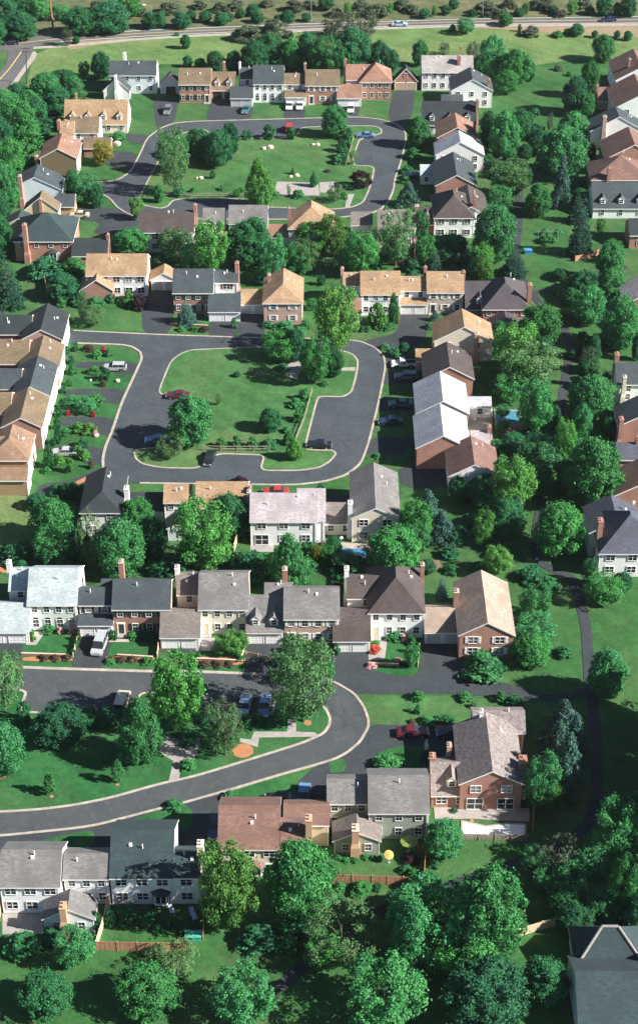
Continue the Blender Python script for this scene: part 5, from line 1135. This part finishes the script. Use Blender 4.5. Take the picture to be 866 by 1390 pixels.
def car_meshes(kind, paint):
    if (kind, paint) in CARM: return CARM[(kind, paint)]
    body, cab, W = car_parts(kind)
    def ext(mb, prof, w0, w1, zs, ze, mi):
        def wd(z): return w0 + (w1 - w0) * (z - zs) / (ze - zs)
        n = len(prof)
        mb.face([(x, -wd(z), z) for x, z in prof][::-1] if True else None, mi); mb.face([(x, wd(z), z) for x, z in prof], mi)
        for i in range(n):
            (x0, z0), (x1, z1) = prof[i], prof[(i + 1) % n]
            mb.face([(x0, -wd(z0), z0), (x1, -wd(z1), z1), (x1, wd(z1), z1), (x0, wd(z0), z0)], mi)
    mb = MB(); ext(mb, body, W, W * .97, .3, 1.0, 0)
    top = max(z for _, z in cab); low = cab[0][1]
    mb.box(cab[1][0] - .02, cab[2][0] + .02, -W * .80, W * .80, top - .03, top + .035, 0)
    if kind == 'pickup': mb.box(-2.5, -.6, -W * .8, W * .8, 1.0, 1.035, 1)
    for sx in (-1, 1):
        for wx in (-1.42, 1.42): mb.box(wx - .42, wx + .42, sx * W - .012, sx * W + .012, .3, .72, 1)
    bme = mb.mesh('body', [MATS[paint], MATS['tyre']])
    bm = bmesh.new(); bm.from_mesh(bme); bmesh.ops.remove_doubles(bm, verts=bm.verts, dist=.001); bmesh.ops.recalc_face_normals(bm, faces=bm.faces); bm.to_mesh(bme); bm.free()
    mb = MB(); ext(mb, cab, W * .93, W * .76, low, top, 0)
    for px_ in (cab[1][0] + (cab[2][0] - cab[1][0]) * f for f in (.0, .5, 1.0)):
        for sx in (-1, 1): mb.box(px_ - .05, px_ + .05, min(sx * W * .80, sx * W * .87), max(sx * W * .80, sx * W * .87), low, top, 1)
    gme = mb.mesh('windows', [MATS['carglass'], MATS[paint]])
    CARM[(kind, paint)] = (bme, gme, body, W); return CARM[(kind, paint)]
mb = MB(); mb.tube((0,-.1,0),(0,.1,0), .32, .32, 14); mb.tube((0,-.112,0),(0,.112,0), .19, .19, 10, 1); WHEEL = mb.mesh('wheel', ['tyre', 'hub'])
mb = MB(); mb.box(-.03, .03, -.18, .18, -.07, .07); HEAD = mb.mesh('headlight', ['headlight']); mb = MB(); mb.box(-.03, .03, -.17, .17, -.08, .08); TAIL = mb.mesh('taillight', ['taillight'])
mb = MB(); mb.box(-.05, .05, -.85, .85, -.09, .09); BUMP = mb.mesh('bumper', ['metal'])
for k, c in dict(paint_dark=(.012,.014,.018), paint_navy=(.018,.032,.075), paint_blue=(.10,.20,.36), paint_lightblue=(.34,.45,.56), paint_white=(.72,.72,.70),
                 paint_silver=(.36,.37,.38), paint_maroon=(.10,.012,.016), paint_red=(.38,.03,.025), paint_beige=(.50,.45,.35), paint_teal=(.05,.15,.17), paint_grey=(.14,.16,.18)).items():
    m = plain(k, c, .28); m.node_tree.nodes['Principled BSDF'].inputs['Coat Weight'].default_value = .5
def car(kind, paint, u, v, head, label, name='parked_car', cat='car'):
    c = at(u, v, .5); root = thing(name, label, cat, (c.x, c.y, .012), R(head)); b, g, prof, W = car_meshes(kind, paint)
    link('body', b, root); link('windows', g, root)
    for x in (-1.42, 1.42):
        for y in (-W + .08, W - .08): link('wheel', WHEEL, root, (x, y, .32))
    xf, xb = prof[-1][0], prof[0][0]
    for y in (-W + .3, W - .3):
        link('headlight', HEAD, root, (xf, y, .62)); link('taillight', TAIL, root, (xb, y, .72))
    link('bumper', BUMP, root, (xf + .02, 0, .42)); link('bumper', BUMP, root, (xb - .02, 0, .42))
car('sedan','paint_dark',15,58,188,'black car driving on the highway at the top left junction','car')
car('sedan','paint_lightblue',542,33,2,'light blue car driving on the highway near top centre','car')
car('sedan','paint_navy',825,27,182,'dark blue car driving on the highway at top right','car')
car('sedan','paint_blue',496,184,178,'blue sedan parked in the bay at top right of upper green')
car('van','paint_red',393,175,88,'red and white van parked in bay at top of the upper green','parked_van','van')
car('sedan','paint_white',393,144,268,'white car before the white garage doors in top row, left of two')
car('sedan','paint_white',407,144,268,'white car before the white garage doors in top row, right of two')
car('sedan','paint_teal',334,149,262,'dark teal car before garage of the white slate-roofed top-row house')
car('wagon','paint_white',476,148,268,'white wagon before garage of the hip-roofed brick house in top row')
car('wagon','paint_grey',228,150,266,'dark grey wagon on the driveway left of the dormered brick cottage')
car('wagon','paint_silver',156,499,180,'silver wagon on second driveway of the left-edge row')
car('sedan','paint_maroon',242,537,178,'dark red car parked at upper left edge of the middle green')
car('sedan','paint_blue',214,597,184,'blue car parked left of the big round tree on the middle green')
car('sedan','paint_dark',285,622,262,'black car in the parking bay below the middle green rail fence')
car('sedan','paint_dark',433,604,176,'black car parked at right edge of the middle green')
car('pickup','paint_white',547,494,184,'white pickup on shaded driveway right of the middle green','parked_truck','truck')
car('wagon','paint_grey',551,511,182,'grey wagon on shaded driveway just below the white pickup')
car('sedan','paint_teal',544,548,184,'teal car on shaded driveway left of pale-roofed row houses')
car('sedan','paint_navy',530,572,184,'dark navy car on lowest shaded driveway right of the middle green')
car('sedan','paint_navy',561,239,180,'navy car in the shade beside the bright white gabled house')
car('van','paint_silver',136,876,262,'silver van on driveway before the slate-roofed brick street house','parked_van','van')
car('van','paint_beige',166,953,84,'pale van parked nose-in behind the tapering tree on lower green','parked_van','van')
car('sedan','paint_lightblue',332,959,264,'pale blue car parked in the lower green bay, left of two')
car('sedan','paint_blue',359,959,266,'mid blue car parked in the lower green bay, right of two')
car('sedan','paint_maroon',560,994,2,'maroon sedan with shining roof on driveway of shake-roofed brick house')
car('sedan','paint_navy',613,994,184,'navy sedan beside the maroon car at the shake-roofed brick house')
car('sedan','paint_blue',412,1080,264,'blue car on driveway behind the brown-roofed bottom house')
car('sedan','paint_dark',382,1085,176,'dark car half hidden behind the brown roof at bottom')
car('sedan','paint_beige',108,292,178,'cream car on driveway beside the dark hip-roofed brick house')
car('sedan','paint_silver',88,614,180,'silver car among shrubs on a lower driveway of the left row')
car('sedan','paint_red',374,668,180,'red car just visible behind the lavender roof')
car('sedan','paint_navy',292,1122,268,'navy car in the gap between two bottom houses')
# ------------------------------------------------------------------ labels of the plants: look + where, made unique
MARKS = [(s, u, v) for s, u, v, _ in HOUSES] + [('middle green', 330, 540), ('upper green', 370, 225), ('lower green', 120, 1030), ('highway', 200, 40), ('highway', 430, 30), ('highway', 640, 28), ('highway', 800, 26), ('footpath bend', 770, 800), ('white pool terrace', 670, 1125)]
def nwords(s): return len(s.split())
def rel(u, v, m):
    dx, dy = u - m[1], v - m[2]
    if abs(dx) < 12 and abs(dy) < 12: return 'by'
    if abs(dx) > abs(dy) * 1.1: return 'right of' if dx > 0 else 'left of'
    return 'in front of' if dy > 0 else 'behind'
groups = {}
for P in PLANTS:
    root, code, u, v, w, h, dia, top = P; look = TK[code][4]
    if dia > 11 and 'small' not in look: look = 'large ' + look
    elif dia < (1.6 if TK[code][3] == 'shrub' else 4.2) and 'small' not in look: look = 'small ' + look
    m = min(MARKS, key=lambda q: (q[1] - u) ** 2 + (q[2] - v) ** 2)
    lab = f"{look} {rel(u, v, m)} the {m[0]}"
    groups.setdefault(lab, []).append(P)
ORD = ['first', 'second', 'third', 'fourth', 'fifth', 'sixth', 'seventh', 'eighth', 'ninth', 'tenth', 'eleventh', 'twelfth']
for lab, L in groups.items():
    n = len(L); uu = [p[2] for p in L]; vv = [p[3] for p in L]; hz = (max(uu) - min(uu)) >= (max(vv) - min(vv)) * .8
    L.sort(key=lambda p: p[2] if hz else p[3])
    for i, p in enumerate(L):
        s = lab
        if n == 2: s += (', left one' if i == 0 else ', right one') if hz else (', farther one' if i == 0 else ', nearer one')
        elif n > 2:
            s += (', leftmost' if i == 0 else ', rightmost' if i == n - 1 else f', {ORD[i]} from left') if hz else (', farthest' if i == 0 else ', nearest' if i == n - 1 else f', {ORD[i]} farthest')
        kd = TK[p[1]][3]
        tag(p[0], s, 'tree' if kd == 'tree' else 'conifer' if kd == 'conifer' else 'shrub', {'tree': 'trees among the houses', 'conifer': 'conifers among the houses', 'shrub': 'garden shrubs and bushes'}[kd])
        if nwords(s) > 16: print('LONG', nwords(s), s)
# trees just outside the right edge that shade the field there
for u, v, w, h in ((935, 945, 80, 115), (935, 1000, 90, 115), (935, 1060, 90, 115), (935, 1110, 90, 115), (1000, 930, 100, 145), (1010, 1010, 110, 150), (1010, 1090, 110, 150), (960, 1180, 90, 110)):
    r = plant('r', u, v, w, h); tag(r, 'tall broad tree standing just beyond the right edge beside the shaded field', 'tree', 'trees beyond the right edge')
for c_, u, v, w, h in (('r', 200, 1345, 80, 70), ('g', 330, 1350, 90, 80), ('d', 60, 1350, 70, 60), ('g', 520, 1350, 110, 80), ('d', 660, 1350, 110, 90), ('d', 740, 1330, 60, 60)):
    r = plant(c_, u, v, w, h); tag(r, f'{TK[c_][4]} along the bottom edge, at {round(u / 866 * 100)} percent of the width', 'tree', 'trees along the bottom edge')
# ------------------------------------------------------------------ light
SUN_EL, AZ = R(34.5), math.atan2(-0.25, 0.97)
sd = Vector((math.cos(SUN_EL) * math.cos(AZ), math.cos(SUN_EL) * math.sin(AZ), math.sin(SUN_EL)))
sl = bpy.data.lights.new('sun', 'SUN'); sl.energy = 5.0; sl.angle = R(0.5); sl.color = (1.0, .95, .88)
so = bpy.data.objects.new('sun', sl); COL.objects.link(so); so.rotation_euler = sd.to_track_quat('Z', 'Y').to_euler(); so.location = (200, 100, 300)
world = bpy.data.worlds.new('World'); scene.world = world; world.use_nodes = True
nt = world.node_tree; sky = nt.nodes.new('ShaderNodeTexSky'); sky.sky_type = 'NISHITA'; sky.sun_disc = False; sky.air_density = .7; sky.dust_density = .4
sky.sun_elevation = SUN_EL; sky.sun_rotation = math.pi / 2 - AZ
nt.links.new(sky.outputs[0], nt.nodes['Background'].inputs[0]); nt.nodes['Background'].inputs[1].default_value = 0.05
vs = scene.view_settings; vs.view_transform = 'Standard'; vs.look = 'None'; vs.exposure = 1.42; vs.gamma = 1.0
scene.render.engine = 'CYCLES'
scene.cycles.max_bounces = 5; scene.cycles.diffuse_bounces = 3; scene.cycles.transparent_max_bounces = 4

mb = MB(); mb.box(-600, 600, -60, 900, -1.0, 215.0)
haze = link('haze', mb.mesh('haze', [])); haze['kind'] = 'stuff'
hm = bpy.data.materials.new('haze'); hm.use_nodes = True; hn = hm.node_tree; hn.nodes.clear()
ho = hn.nodes.new('ShaderNodeOutputMaterial'); pv = hn.nodes.new('ShaderNodeVolumePrincipled')
pv.inputs['Color'].default_value = (.85, .93, 1, 1); pv.inputs['Density'].default_value = 0.00004; pv.inputs['Anisotropy'].default_value = 0.3
hn.links.new(pv.outputs[0], ho.inputs['Volume']); haze.data.materials.append(hm)
